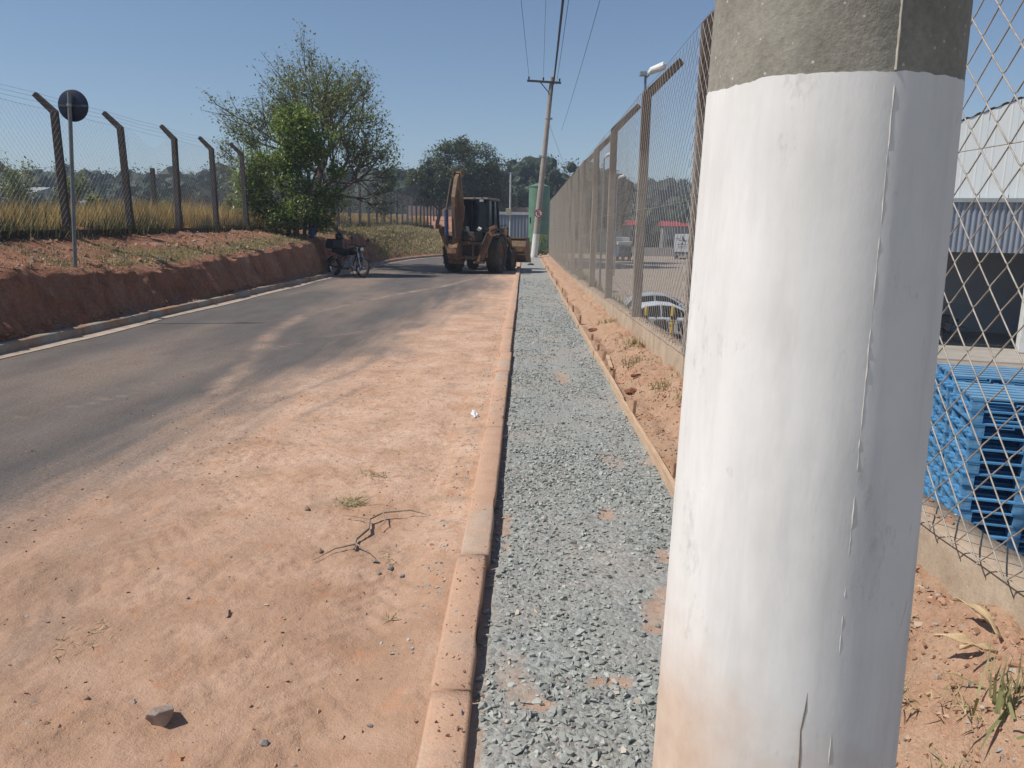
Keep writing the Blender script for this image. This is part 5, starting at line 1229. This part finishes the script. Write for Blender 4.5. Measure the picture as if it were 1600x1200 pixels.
# ------------------------------------------------------------------ yard below the right fence
def lz(y): return float(lotz(y))
M['silver'] = pm('silver car paint', (.60, .63, .66), (.54, .57, .60), 3, .28)
M['grey'] = pm('grey car paint', (.40, .43, .46), (.35, .38, .41), 3, .28)
def make_car(label, paint, loc, rz):
    t = empty('parked_car', loc, rz, label, 'car', 'cars parked in the lower yard')
    L_ = [(-2.0, .35), (-2.02, .62), (-1.9, .86), (-1.5, .95), (1.05, .93), (1.75, .78), (1.98, .62), (2.0, .35), (1.6, .22), (-1.6, .22)]
    mb = MB(); mb.prism([(x, -.82, z) for x, z in L_], (0, 1.64, 0)); mb.build('body', paint, t, bevel=.09, seg=3)
    # cabin: arched roof lofted across its width
    P = [(-1.82, .90), (-1.55, 1.22), (-1.15, 1.42), (-.5, 1.50), (.1, 1.46), (.55, 1.27), (1.12, .90)]; n = len(P)
    V = []
    for s, k in ((-1, 0), (1, 0)):
        for x, z in P: V.append((x, s*(.78-.18*(z-.9)/.6), z))
    mb = MB(); mb.add(V, [(i, i+1, n+i+1, n+i) for i in range(n-1)]+[tuple(range(n-1, -1, -1)), tuple(range(n, 2*n))]); mb.build('cabin', paint, t, bevel=.05, seg=2)
    for s in (-1, 1):
        for W_ in ([(-1.50, .96), (-1.36, 1.22), (-1.08, 1.36), (-.52, 1.42), (-.50, .96)], [(-.42, .96), (-.44, 1.42), (.04, 1.39), (.44, 1.22), (.84, .96)]):
            mb = MB(); mb.prism([(x, s*(.79-.18*(z-.9)/.6), z) for x, z in W_], (0, s*.012, 0)); mb.build('side_window', M['glassdark'], t)
        for x in (-1.25, 1.28):
            mb = MB(); mb.ring((x, s*.74, .31), (0, s, 0), [(.18, -.1), (.29, -.1), (.31, -.07), (.31, .07), (.29, .1), (.18, .1)], 24); w = mb.build('wheel', M['rubber'], t, True)
            mb = MB(); mb.ring((x, s*.74, .31), (0, s, 0), [(.01, .07), (.17, .06), (.19, .09), (.19, -.08), (.01, -.08)], 20); mb.build('rim', M['steel'], w, True)
        mb = MB(); mb.box((1.9, s*.6, .68), (.14, .3, .14)); mb.build('headlight', M['chrome'], t, bevel=.03)
        mb = MB(); mb.box((-1.97, s*.62, .76), (.1, .24, .2)); mb.build('tail_light', M['signred'], t, bevel=.03)
        mb = MB(); mb.box((.72, s*.92, .98), (.12, .18, .12)); mb.build('mirror', paint, t, bevel=.03)
        for x in (-.65, .3): mb = MB(); mb.box((x, s*.83, .82), (.16, .02, .03)); mb.build('door_handle', paint, t)
    mb = MB(); mb.prism([(.60, -.60, 1.25), (.60, .60, 1.25), (1.10, .68, .93), (1.10, -.68, .93)], (.02, 0, .02)); mb.build('windscreen', M['glassdark'], t)
    return t
make_car('silver car parked nearer the fence behind the yellow bollards', M['silver'], (6.3, 33.2, lz(33)), 0)
make_car('grey car parked behind the silver one in the lower yard', M['grey'], (6.9, 38.4, lz(33)), 0)
M['yellow'] = pm('yellow paint', (.52, .34, .05), (.40, .25, .04), 6, .6)
for x, lab in ((5.05, 'left yellow bollard in front of the silver car'), (6.12, 'right yellow bollard in front of the silver car')):
    bo = empty('bollard', (x, 31.4, lz(31.4)), 0, lab, 'bollard', 'yellow bollards in the yard')
    mb = MB(); mb.tube([(0, 0, 0), (0, 0, 1.4), (0, 0, 1.46), (0, 0, 1.48)], [.085, .085, .06, .01], 14); mb.build('tube', M['yellow'], bo, True)
    mb = MB(); mb.tube([(0, 0, .95), (0, 0, 1.1)], [.087, .087], 14); mb.build('band', M['black'], bo, True)
    mb = MB(); mb.tube([(0, 0, 0), (0, 0, .05)], [.14, .12], 14); mb.build('base', M['concrete'], bo, True)
def put_bike(lab, loc, rz, box=False):
    c = copy_tree(bike); c.location = loc; c.rotation_euler = (radians(-5), 0, rz); c['label'] = lab; return c
put_bike('left dark motorcycle parked below the fence beside the yellow bollards', (5.45, 29.2, lz(29)), radians(70))
put_bike('right dark motorcycle parked below the fence beside the yellow bollards', (6.15, 28.6, lz(29)), radians(75))
# painted bay lines
for i, (x, y, ln, rz, lab) in enumerate([(8.6, 40, 5, .35, 'yellow painted parking line'), (11.2, 44, 5, .35, 'second yellow painted parking line')]):
    mb = MB(); mb.box((0, 0, 0), (.12, ln, .004)); o = mb.build('painted_line', M['yellow']); o.location = (x, y, lz(y)+.008); o.rotation_euler = (0, 0, rz); tag(o, kind='structure')
# trucks far across the yard
def wheelset(t, x0, ys_, r, off):
    for y in ys_:
        for s in (-1, 1):
            mb = MB(); mb.ring((s*off, y, r), (s, 0, 0), [(.15, -.14), (r, -.14), (r, .14), (.15, .14)], 18); w = mb.build('wheel', M['rubber'], t, True)
            mb = MB(); mb.ring((s*off, y, r), (s, 0, 0), [(.01, .1), (.2, .08), (.2, -.1), (.01, -.1)], 12); mb.build('rim', M['steel'], w, True)
bt = empty('box_truck', (27.0, 134, lz(40)), radians(-14), 'white box truck parked far across the yard, dark print on its rear', 'truck')
mb = MB(); mb.box((0, 3.4, 2.75), (2.5, 6.8, 3.0)); mb.build('cargo_box', pm('box white', (.66, .68, .68), (.58, .60, .60), 1.5, .5), bt, bevel=.04)
mb = MB(); mb.box((1.265, 3.4, 2.75), (.02, 6.7, 2.9)); mb.box((0, 3.4, 1.12), (2.3, 6.6, .22)); mb.build('side_panel', pm('dark panel', (.06, .06, .065), (.10, .10, .10), 1.5, .6), bt)
mb = MB(); mb.box((0, 7.9, 1.85), (2.3, 1.9, 2.2), None, (.95, .85)); mb.box((0, 7.9, .85), (2.2, 2.0, .4)); mb.build('cab', pm('cab white', (.6, .6, .6), (.5, .5, .5), 2, .4), bt, bevel=.1)
wheelset(bt, 0, (1.2, 2.3, 7.9), .5, 1.0)
mb = MB(); rr = random.Random(5)
for k in range(12): a_ = rr.uniform(0, pi); c_ = (rr.gauss(.1, .35), -.006, 3.35+rr.gauss(0, .3)); mb.bar((c_[0]-.28*cos(a_), -.008-.001*k, c_[2]-.28*sin(a_)), (c_[0]+.28*cos(a_), -.008-.001*k, c_[2]+.28*sin(a_)), .006, .09, (0, 0, 1) if abs(sin(a_)) < .7 else (1, 0, 0))
for k in range(3): mb.box((0, -.008, 2.5-.28*k), (1.5-.2*k, .006, .07))
mb.build('rear_print', M['black'], bt)
mb = MB(); mb.box((0, -.02, 2.6), (.03, .03, 2.6)); mb.box((0, -.1, .75), (2.2, .1, .15)); mb.build('door_bar', M['steel'], bt)
bl = empty('blue_truck', (15.6, 122, lz(40)), radians(8), 'blue truck with white roof far across the yard behind the fence', 'truck')
mb = MB(); mb.box((0, 0, 1.5), (2.3, 2.0, 1.7), None, (.96, .9)); mb.build('cab', pm('truck blue', (.05, .13, .26), (.04, .10, .2), 2, .4), bl, bevel=.1)
mb = MB(); mb.box((0, -.98, 1.95), (1.9, .05, .65)); mb.build('windscreen', M['glassdark'], bl)
mb = MB(); mb.box((0, 3.2, 2.3), (2.4, 4.4, 2.7)); mb.box((0, .1, 2.75), (2.3, 1.6, .5)); mb.build('cargo_box', M['white'], bl, bevel=.05)
mb = MB(); mb.box((0, -1.03, .95), (2.1, .06, .4)); mb.build('grille', M['black'], bl)
wheelset(bl, 0, (.1, 3.8), .48, .95)
# long red roof and a wall behind the yard
for i, (x, y, w, z, lab) in enumerate([(21, 168, 9, 4.0, 'left long red roof seen far through the right fence'), (34.5, 158, 14, 3.8, 'right long red roof seen far through the right fence')]):
    sh = empty('red_roofed_shed', (x, y, -2.8), 0, lab, 'shed', 'red-roofed sheds beyond the yard')
    mb = MB(); mb.box((0, 0, z/2+1), (w, 5, z+2)); mb.build('wall', pm('shed wall', (.30, .29, .26), (.22, .21, .19), 1, .8), sh)
    mb = MB(); mb.prism([(-w/2-.3, -2.9, z+1.9), (-w/2-.3, 0, z+2.9), (-w/2-.3, 2.9, z+1.9)], (w+.6, 0, 0)); mb.build('roof', pm('red roof', (.36, .05, .055), (.26, .04, .045), 1, .6), sh)
    for k in range(int(w/2.4)): mb = MB(); mb.box((-w/2+1.4+2.4*k, -2.52, 2.6), (1.2, .06, 1.1)); mb.build('window', M['glassdark'], sh)
mb = MB(); mb.box((0, 0, .8), (42, .3, 1.6)); o = mb.build('yard_wall', pm('yard wall', (.46, .42, .36), (.36, .33, .28), .6, .9)); o.location = (37, 150, -2.8); tag(o, 'long pale low wall at the back of the yard', 'wall')
# hilltop houses
for i, (x, y, w, h, c_, lab) in enumerate([(52, 272, 14, 5, (.30, .27, .25), 'widest grey building on the hilltop at right'), (39, 268, 9, 4, (.42, .38, .35), 'pale small building on the hilltop left of the widest one')]):
    z = float(terrain(np.array([[x]]), np.array([[y]]))[0, 0])
    hs = empty('hilltop_building', (x, y, z+3.2), 0, lab, 'building', 'hilltop buildings')
    mb = MB(); mb.box((0, 0, h/2-1.5), (w, 7, h+3)); mb.build('wall', pm('house wall', c_, tuple(q*.8 for q in c_), .5, .9), hs)
    mb = MB(); mb.prism([(-w/2-.4, -4, h), (-w/2-.4, 0, h+1.3), (-w/2-.4, 4, h)], (w+.8, 0, 0)); mb.build('roof', pm('house roof', (.20, .14, .12), (.14, .10, .09), .6, .9), hs)
    for k in range(int(w/3)): mb = MB(); mb.box((-w/2+1.8+3*k, -3.53, h*.55), (1.2, .08, 1.2)); mb.build('window', M['glassdark'], hs)
# street lamps in the yard
def lamp(x, y, ztop, lab, two=True, sc_=1.0):
    t = empty('street_lamp', (x, y, lz(y)), 0, lab, 'street lamp', 'lamp posts in the yard'); H_ = ztop-lz(y)
    mb = MB(); mb.tube([(0, 0, 0), (0, 0, H_*.5), (0, 0, H_)], [.085, .065, .045], 12); mb.build('pole', pm('lamp pole', (.20, .23, .27), (.15, .17, .2), 4, .5, metal=.3), t, True)
    for s in (1,):
        mb = MB(); mb.tube([(0, 0, H_-.1), (s*.2, -.05, H_+.1)], .03, 8)
        hh = mb.build('arm', M['steel'], t, True)
        V = []; q = (.42 if s > 0 else .26)*sc_
        mb = MB(); mb.tube([(s*.08, -.05, H_+.05), (s*.2, -.1, H_+.16), (s*(.2+q), -.3, H_+.30), (s*(.26+q), -.33, H_+.30)], [.06, .13*sc_, .15*sc_, .05], 10); mb.build('lamp_head', M['white'], t, True)
    if two:
        mb = MB(); mb.box((-.10, -.05, H_+.06), (.26, .2, .16)); mb.build('ballast_box', M['steel'], t, bevel=.02)
    return t
lamp(4.36, 30, 7.25, 'white-headed street lamp rising above the right fence', True)
lamp(5.42, 55, 6.6, 'smaller street lamp seen through the fence, further back', False)
lamp(9.3, 80, 6.85, 'most distant street lamp seen through the fence', False)
# embankment weeds
n = 9000; r = np.random.default_rng(44); Y = 7+r.random(n)*38; X = 1.75+r.random(n)*2.3; tz = terrain(X, Y)
k = fbm(X*.8, Y*.5, 181, 3) > .42; P = np.stack([X, Y, tz], 1)[k]; v, f = blades(P, .30, .03, 45, .4)
tag(add_obj('embankment_weeds', mesh_np('ew', v, f, False, np.repeat(r.random(len(P)), 5)), leafmat('embankment weeds', [(0, (.06, .10, .02)), (.5, (.13, .17, .045)), (1, (.30, .26, .10))], .3)), 'green weeds on the slope below the right fence', 'grass', kind='stuff')

# ------------------------------------------------------------------ warehouse
wh = empty('warehouse', (12.64, 31.55, 0), radians(-18), 'white clad warehouse with open bay at the right edge', 'warehouse')
def rakez(x): return 4.35+.40*x if x < 12 else 9.15-.40*(x-12)
M['clad'] = pm('white cladding', (.80, .83, .82), (.75, .78, .77), .8, .5, spec=.3)
M['fascia'] = pm('grey corrugated fascia', (.33, .36, .42), (.28, .31, .36), 1, .45, metal=.3)
pw = .95
for k in range(25):
    x0, x1 = k*pw+.01, (k+1)*pw-.01; V = []; F = []; n = 20
    for i in range(n+1):
        x = x0+(x1-x0)*i/n; d = .006 if (i % 10) == 5 else 0
        V += [(x, -d, 3.06), (x, -d, rakez(x)-.03)]
        if i: F.append((2*i-2, 2*i, 2*i+1, 2*i-1))
    add_obj('cladding_panel', mesh_np('cp', V, F), M['clad'], wh)
for k in range(13):
    x0 = k*1.9; V = []; F = []; n = 60
    for i in range(n+1):
        x = x0+1.89*i/n; ph = (i % 6); d = (0, .055, .07, .07, .055, 0)[ph]
        V += [(x, -.12-d, 1.05), (x, -.12-d, 2.90)]
        if i: F.append((2*i-2, 2*i, 2*i+1, 2*i-1))
    add_obj('fascia_panel', mesh_np('fp', V, F), M['fascia'], wh)
mb = MB(); mb.box((12, -.16, 2.98), (24.2, .26, .15)); mb.build('gutter', pm('gutter', (.34, .37, .38), (.28, .30, .31), 2, .5), wh)
mb = MB()
for k in range(26):                                   # corrugated roof edge along the rake
    pass
V = []; F = []; n = 240
for i in range(n+1):
    x = -.3+24.6*i/n; z = rakez(x)+(.06 if (i % 4) in (1, 2) else 0.0); V += [(x, -.03, z), (x, 9, z)]
    if i: F.append((2*i-2, 2*i, 2*i+1, 2*i-1))
add_obj('roof', mesh_np('roof', V, F), pm('roof sheet', (.20, .20, .20), (.14, .14, .14), 2, .6), wh)
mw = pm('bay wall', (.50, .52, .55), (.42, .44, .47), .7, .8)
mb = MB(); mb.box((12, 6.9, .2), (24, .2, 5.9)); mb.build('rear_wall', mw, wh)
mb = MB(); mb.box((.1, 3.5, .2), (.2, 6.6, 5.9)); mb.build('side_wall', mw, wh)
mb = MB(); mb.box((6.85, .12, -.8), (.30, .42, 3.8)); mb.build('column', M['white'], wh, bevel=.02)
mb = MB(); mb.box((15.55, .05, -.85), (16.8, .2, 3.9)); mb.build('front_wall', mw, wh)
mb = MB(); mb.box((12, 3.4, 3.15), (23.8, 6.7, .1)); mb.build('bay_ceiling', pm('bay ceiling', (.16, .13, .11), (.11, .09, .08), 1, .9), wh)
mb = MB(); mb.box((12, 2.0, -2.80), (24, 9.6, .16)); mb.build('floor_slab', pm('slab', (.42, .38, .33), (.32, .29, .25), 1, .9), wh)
put_bike('dark motorcycle standing inside the open warehouse bay', (16.55, 31.6, -2.72), radians(200))
bc = empty('bicycle', (17.95, 32.6, -2.72), radians(150), 'bicycle leaning inside the open warehouse bay', 'bicycle')
for x in (-.5, .5):
    mb = MB(); mb.ring((x, 0, .34), (0, 1, 0), [(.31, -.02), (.34, -.02), (.34, .02), (.31, .02)], 28); w = mb.build('wheel', M['rubber'], bc, True)
    mb = MB()
    for i in range(12): a_ = pi*2*i/12; mb.tube([(x, 0, .34), (x+.31*cos(a_), 0, .34+.31*sin(a_))], .003, 3)
    mb.build('spokes', M['chrome'], w)
mb = MB(); mb.tube([(-.5, 0, .34), (-.12, 0, .32), (.42, 0, .78), (-.22, 0, .78), (-.12, 0, .32)], .018, 8); mb.tube([(-.5, 0, .34), (-.22, 0, .78)], .012, 6); mb.tube([(.5, 0, .34), (.42, 0, .80), (.40, 0, .98)], .016, 8); mb.build('frame', M['black'], bc, True)
mb = MB(); mb.tube([(.34, -.28, 1.02), (.42, -.1, 1.0), (.42, .1, 1.0), (.34, .28, 1.02)], .012, 6); mb.build('handlebar', M['chrome'], bc, True)
mb = MB(); mb.tube([(-.40, 0, .90), (-.25, 0, .91), (-.10, 0, .90)], [.07, .055, .02], 8); mb.build('saddle', M['black'], bc, True)

# ------------------------------------------------------------------ stacks of blue pallets
def woodblue(name, c1, c2, worn):
    m, nt, b, N, L = _nt(name); b.inputs['Roughness'].default_value = .75
    oi = N('ShaderNodeObjectInfo'); 
    c = ramp(nt, noise(nt, 5, 6, .65), [(.3, c2), (.7, c1)])
    c = mixc(nt, mathn(nt, 'MULTIPLY', oi.outputs['Random'], .5), c, tuple(min(1, x*.55) for x in c1))
    c = mixc(nt, ramp(nt, noise(nt, 3.3, 6, .7, stretch=(1, 1, 3)), [(.54, (0, 0, 0)), (.70, (.8, .8, .8))]), c, worn)
    L(c, b.inputs['Base Color']); bumpn(nt, b, noise(nt, 40, 5), .3, .004); return m
M['pblue'] = woodblue('blue pallet wood', (.10, .33, .60), (.055, .22, .45), (.34, .39, .40))
M['pbluetop'] = woodblue('worn pallet top', (.17, .34, .50), (.10, .24, .40), (.46, .42, .36))
bd_me = {}
def pal_piece(key, d, m):
    if key not in bd_me:
        mb = MB(); mb.box((0, 0, 0), d); me = bpy.data.meshes.new(key); me.from_pydata(mb.v, [], mb.f); me.materials.append(m); bd_me[key] = me
    return bd_me[key]
PW, PD, PH = 1.2, 1.0, .1445
ordn = ['top', 'second', 'third', 'fourth', 'fifth', 'sixth', 'seventh', 'eighth', 'ninth', 'tenth', 'eleventh', 'twelfth', 'thirteenth', 'fourteenth', 'fifteenth', 'sixteenth', 'seventeenth']
pr = random.Random(9)
def pallet(loc, rz, lab, top):
    t = empty('pallet', loc, rz, lab, 'pallet', 'stacked blue pallets')
    def put(nm_, key, d, c, m):
        o = bpy.data.objects.new(nm_, pal_piece(key+('t' if top else ''), d, m)); link(o); o.parent = t; o.location = c
    mt = M['pbluetop'] if top else M['pblue']
    for k in range(6 if top else 5):                       # deck boards run along x
        n_ = 6 if top else 5
        put('deck_board', 'db', (PW, .125 if not top else .11, .020), (0, -PD/2+.0625+k*(PD-.125)/(n_-1), PH-.010), mt)
    for x in (-PW/2+.07, 0, PW/2-.07):
        put('stringer', 'st', (.12, PD-.006, .020), (x, 0, PH-.0305), M['pblue'])
        put('bottom_board', 'bb', (.115, PD-.002, .018), (x, 0, .009), M['pblue'])
        for y in (-PD/2+.07, 0, PD/2-.07): put('block', 'bk', (.118, .125, .084), (x, y, .061), M['pblue'])
    return t
def stack(x, y, n, name, zb, rz):
    for k in range(n):
        lab = (f'blue wooden pallet, {ordn[n-1-k]} from the top of {name}' if n-1-k > 0 else f'blue wooden pallet on top of {name}')
        pallet((x+pr.uniform(-.02, .02), y+pr.uniform(-.02, .02), zb+k*PH), rz+pr.uniform(-.02, .02), lab, k == n-1)
zb = lz(9)+.004
ra = radians(-17); ux, uy = (cos(ra), sin(ra)), (-sin(ra), cos(ra))
def cell(i, j): return 5.0+.6*ux[0]+.5*uy[0]+i*1.26*ux[0]+j*1.08*uy[0], 8.38+.6*ux[1]+.5*uy[1]+i*1.26*ux[1]+j*1.08*uy[1]
stack(*cell(0, 0), 17, 'the nearest tall pallet stack', zb, ra)
stack(*cell(0, 1.0), 17, 'the pallet stack behind the nearest one', zb+.06, ra)
stack(*cell(1.02, -.05), 12, 'the shorter pallet stack at the right edge', zb, ra+.03)
stack(*cell(1.25, 1.5), 16, 'the rear right pallet stack', zb, ra)

# ------------------------------------------------------------------ small things on the road
import bmesh
def hull_rock(name, n, size, seed, m, sq=(1, 1, .75)):
    bm = bmesh.new(); r = np.random.default_rng(seed)
    for k in range(n):
        d = r.normal(size=3); d /= np.linalg.norm(d); bm.verts.new(tuple(d*size*r.uniform(.85, 1.1)*np.array(sq)))
    bmesh.ops.convex_hull(bm, input=bm.verts); me = bpy.data.meshes.new(name); bm.to_mesh(me); bm.free()
    o = add_obj(name, me, m); b_ = o.modifiers.new('bevel', 'BEVEL'); b_.width = size*.05; b_.segments = 2; return o
def rz1(x, y): return float(roadz(np.array([x]), np.array([y]))[0])
M['rock'] = pm('dusty rock', (.36, .25, .19), (.21, .145, .115), 14, .9, .7, 60, .006)
M['rockb'] = pm('big rock', (.40, .33, .28), (.24, .185, .155), 14, .9, .7, 60, .006)
M['rockg'] = pm('grey rock', (.30, .28, .26), (.21, .19, .18), 16, .9, .6, 60, .004)
for (x, y, s, sq, sd, mt, lab) in [(-1.16, 2.24, .066, (1.0, .75, .78), 21, 'rockb', 'large angular dusty rock on the road near the camera'),
        (-1.20, 2.93, .021, (1.3, .8, .6), 4, 'rock', 'flat brown stone on the dirt, beyond the large angular rock'),
        (-.79, 2.14, .017, (1.1, .9, .6), 5, 'rockg', 'smooth grey pebble right of the large angular rock'),
        (-.47, 2.22, .013, (1, 1, .5), 6, 'rockg', 'bluish grey chip of stone near the kerb in the foreground'),
        (-1.47, 2.34, .018, (1.2, .6, .5), 7, 'rock', 'dark splinter of clod left of the large angular rock'),
        (-1.00, 3.62, .022, (1.1, .8, .6), 8, 'rock', 'brown lump of earth left of the dry twig'),
        (-1.22, 4.18, .022, (1, .8, .8), 10, 'rock', 'round brown stone left of the dry grass clump'),
        (-.62, 3.46, .022, (1.2, .8, .6), 11, 'rockg', 'grey crushed stone, largest of a few beside the dry twig'),
        (-.70, 3.52, .017, (1.2, .8, .6), 12, 'rockg', 'grey crushed stone, leftmost of a few beside the dry twig'),
        (-.55, 3.38, .016, (1.2, .8, .6), 13, 'rockg', 'grey crushed stone, rightmost of a few beside the dry twig'),
        (-.66, 3.38, .014, (1.2, .8, .6), 15, 'rockg', 'grey crushed stone, nearest of a few beside the dry twig')]:
    o = hull_rock('rock' if s > .04 else 'stone', 16 if s < .04 else 13, s, sd, M[mt], sq); o.location = (x, y, rz1(x, y)+s*sq[2]*.55); o.rotation_euler = (.2*sd % .5, .1, sd*1.3); tag(o, lab, 'rock' if s > .04 else 'stone')
# dry twig
mb = MB(); z = .012
mb.tube([(-.83, 3.62, z), (-.84, 3.72, z+.012), (-.80, 3.84, z+.02), (-.82, 3.98, z+.02), (-.76, 4.06, z+.03), (-.62, 4.13, z+.02), (-.52, 4.12, z)], [.006, .008, .008, .006, .005, .004, .002], 6)
mb.tube([(-.82, 3.98, z+.02), (-.92, 4.02, z+.02), (-.98, 4.05, z+.012)], [.004, .003, .0015], 5); mb.tube([(-.83, 3.66, z+.012), (-.92, 3.60, z+.01), (-1.0, 3.48, z)], [.006, .004, .002], 5); mb.tube([(-.83, 3.66, z+.012), (-.76, 3.60, z+.01), (-.72, 3.55, z)], [.005, .003, .002], 5); mb.tube([(-.76, 4.06, z+.03), (-.73, 3.95, z+.02), (-.75, 3.88, z+.01)], [.005, .003, .002], 5)
tag(mb.build('dry_twig', pm('twig', (.36, .28, .21), (.24, .18, .135), 20, .9), None, True), 'crooked dry twig lying on the dusty road', 'twig')
M['straw'] = leafmat('straw', [(0, (.24, .18, .09)), (.5, (.42, .33, .18)), (1, (.56, .47, .28))], .2, .8)
tuft('dry_grass_clump', 'clump of dry straw lying on the dusty road', -1.0, 4.33, rz1(-1, 4.33)+.01, 150, .09, .006, .05, M['straw'], 71, 'straw', 1.2)
tuft('dry_grass_clump', 'thin wisp of dry straw behind the straw clump', -.95, 4.85, rz1(-.95, 4.85)+.006, 60, .09, .006, .06, M['straw'], 72, 'straw', 1.45)
tuft('dry_grass_clump', 'small straw scrap near the kerb beside the footprints', -.52, 2.98, rz1(-.52, 2.98)+.006, 10, .07, .007, .015, M['straw'], 73, 'straw', 1.4)
tuft('dry_grass_clump', 'pale straw bits scattered left in the foreground dirt', -1.72, 2.72, rz1(-1.7, 2.72)+.006, 40, .05, .005, .06, M['straw'], 74, 'straw', 1.45)
tuft('dry_grass_clump', 'dark dry grass scrap by the grey crushed stones', -.66, 3.58, rz1(-.66, 3.58)+.006, 60, .05, .005, .06, M['straw'], 75, 'straw', 1.3)
# crumpled white litter against the kerb
mb = MB(); mb.ico((0, 0, 0), .042, 3, .35, 2, (.7, 1.4, .6)); o = mb.build('crumpled_litter', pm('white plastic', (.75, .75, .74), (.6, .6, .6), 30, .4, .5, 40, .01)); o.location = (-.40, 6.45, .035); o.rotation_euler = (.3, .2, .4)
tag(o, 'crumpled white plastic scrap against the kerb', 'litter')
# dark cap lying on the far sidewalk
mb = MB(); mb.ico((0, 0, 0), .16, 9, .2, 2, (1, .8, .35)); o = mb.build('dark_rag', M['bikeplas'], None, True); o.location = (.33, 36.5, .04); tag(o, 'dark rag lying on the far gravel sidewalk', 'rag')

# ------------------------------------------------------------------ plants on the near verge
def vz(x, y): return stripz1(x, y)
M['greenblade'] = leafmat('green blades', [(0, (.14, .15, .06)), (.5, (.27, .28, .12)), (1, (.44, .42, .22))], .35)
for i, (x, y, n, h, w, rad, mt, ln, lab) in enumerate([
        (1.35, 1.90, 34, .15, .010, .045, 'greenblade', .8, 'green grass tuft in the bottom right corner of the verge'),
        (1.21, 1.86, 18, .11, .008, .04, 'greenblade', .8, 'thin green grass tuft just left of the corner tuft'),
        (1.40, 2.55, 90, .06, .005, .05, 'straw', 1.1, 'dry grass tuft at the wall foot right of the near pole'),
        (1.23, 2.20, 110, .06, .005, .045, 'straw', 1.0, 'dry grass tuft in the middle of the near verge'),
        (1.30, 1.98, 80, .06, .005, .05, 'straw', 1.1, 'dry grass tuft behind the green corner tufts'),
        (1.36, 7.2, 120, .10, .009, .07, 'straw', .9, 'dry weed tuft on the dirt slope left of the near pole'),
        (1.30, 8.6, 130, .11, .010, .08, 'straw', .9, 'dry weed tuft, second along the dirt slope'),
        (1.40, 9.6, 130, .12, .010, .08, 'straw', .9, 'dry weed tuft, third along the dirt slope'),
        (1.42, 6.4, 120, .10, .009, .06, 'straw', .9, 'dry weed tuft against the low wall close to the near pole'),
        (1.42, 12.5, 120, .14, .013, .09, 'straw', .8, 'dry weed tuft, furthest along the dirt slope')]):
    tuft('grass_tuft', lab, x, y, vz(x, y), n, h, w, rad, M[mt], 400+i, 'grass tuft', ln)
# dry corn husks
def husk(name, lab, loc, rot, ln, w, seed):
    V = []; F = []; n = 12
    for i in range(n+1):
        t = i/n; ww = w*sin(pi*min(1, t*.92+.08))**.7; c_ = .06*sin(t*pi)*ln*2
        for s in (-1, -.5, 0, .5, 1): V.append((s*ww, t*ln, c_+.5*ww*s*s+.006*sin(t*9+s*2+seed)))
    for i in range(n):
        for q in range(4): F.append((i*5+q, i*5+q+1, i*5+6+q, i*5+5+q))
    o = add_obj(name, mesh_np(name, V, F, True), pm('husk', (.60, .46, .28), (.44, .31, .17), 10, .7, .4, 30, .004, stretch=(6, .6, 6))); o.location = loc; o.rotation_euler = rot
    so = o.modifiers.new('solid', 'SOLIDIFY'); so.thickness = .002; tag(o, lab, 'husk')
husk('dry_husk', 'long pale dry husk lying against the low wall', (1.44, 2.12, vz(1.44, 2.12)+.03), (.15, .3, radians(14)), .20, .018, 1)
husk('dry_husk', 'curled pale dry husk left of the long one', (1.40, 2.13, vz(1.40, 2.13)+.02), (.1, -.3, radians(60)), .13, .014, 2)
husk('dry_husk', 'small flat dry husk below the long one', (1.40, 2.06, vz(1.40, 2.06)+.015), (.0, .2, radians(75)), .10, .010, 3)
mb = MB(); mb.tube([(1.47, 2.06, vz(1.47, 2.06)+.03), (1.49, 1.95, vz(1.48, 1.95)+.05), (1.50, 1.80, .46)], [.009, .009, .008], 7); tag(mb.build('dry_stalk', M['stake'], None, True), 'dark dry stalk beneath the pale husk by the wall', 'stalk')

# ------------------------------------------------------------------ pale buildings far across the field
for i, (x, y, w, h, lab) in enumerate([(-78, 112, 20, 4.2, 'long white building far left beyond the field'), (-60, 118, 12, 3.2, 'smaller white building far left, right of the long one'), (-26, 128, 9, 4.0, 'pale building seen between far fence posts')]):
    t = empty('far_building', (x, y, 1.4), 0, lab, 'building', 'pale buildings beyond the field')
    mb = MB(); mb.box((0, 0, h/2), (w, 8, h)); mb.build('wall', pm('far white wall', (.58, .60, .62), (.48, .50, .52), .4, .8), t)
    mb = MB(); mb.prism([(-w/2-.3, -4.5, h), (-w/2-.3, 0, h+1), (-w/2-.3, 4.5, h)], (w+.6, 0, 0)); mb.build('roof', pm('far roof', (.38, .40, .42), (.30, .31, .33), .5, .7), t)
    for k in range(int(w/3)): mb = MB(); mb.box((-w/2+1.6+3*k, -4.03, h*.55), (1.1, .08, 1.0)); mb.build('window', M['glassdark'], t)
mb = MB(); mb.box((0, 0, .8), (34, .25, 1.6)); o = mb.build('field_wall', pm('field wall', (.52, .45, .38), (.42, .36, .30), .5, .9)); o.location = (-22, 96, 1.75); tag(o, 'long pale low wall far behind the left fence', 'wall')

# ------------------------------------------------------------------ air
mb = MB(); mb.box((0, 790, 15.5), (1900, 1720, 43)); hz = mb.build('haze')
hm_ = bpy.data.materials.new('haze air'); hm_.use_nodes = True; hn = hm_.node_tree; hn.nodes.remove(hn.nodes['Principled BSDF'])
pv = hn.nodes.new('ShaderNodeVolumePrincipled'); pv.inputs['Color'].default_value = (.62, .74, .92, 1); pv.inputs['Density'].default_value = .0012; pv.inputs['Anisotropy'].default_value = .0
hn.links.new(pv.outputs[0], hn.nodes['Material Output'].inputs['Volume']); hz.data.materials.append(hm_); tag(hz, 'thin bluish haze filling the air', 'haze', kind='stuff')
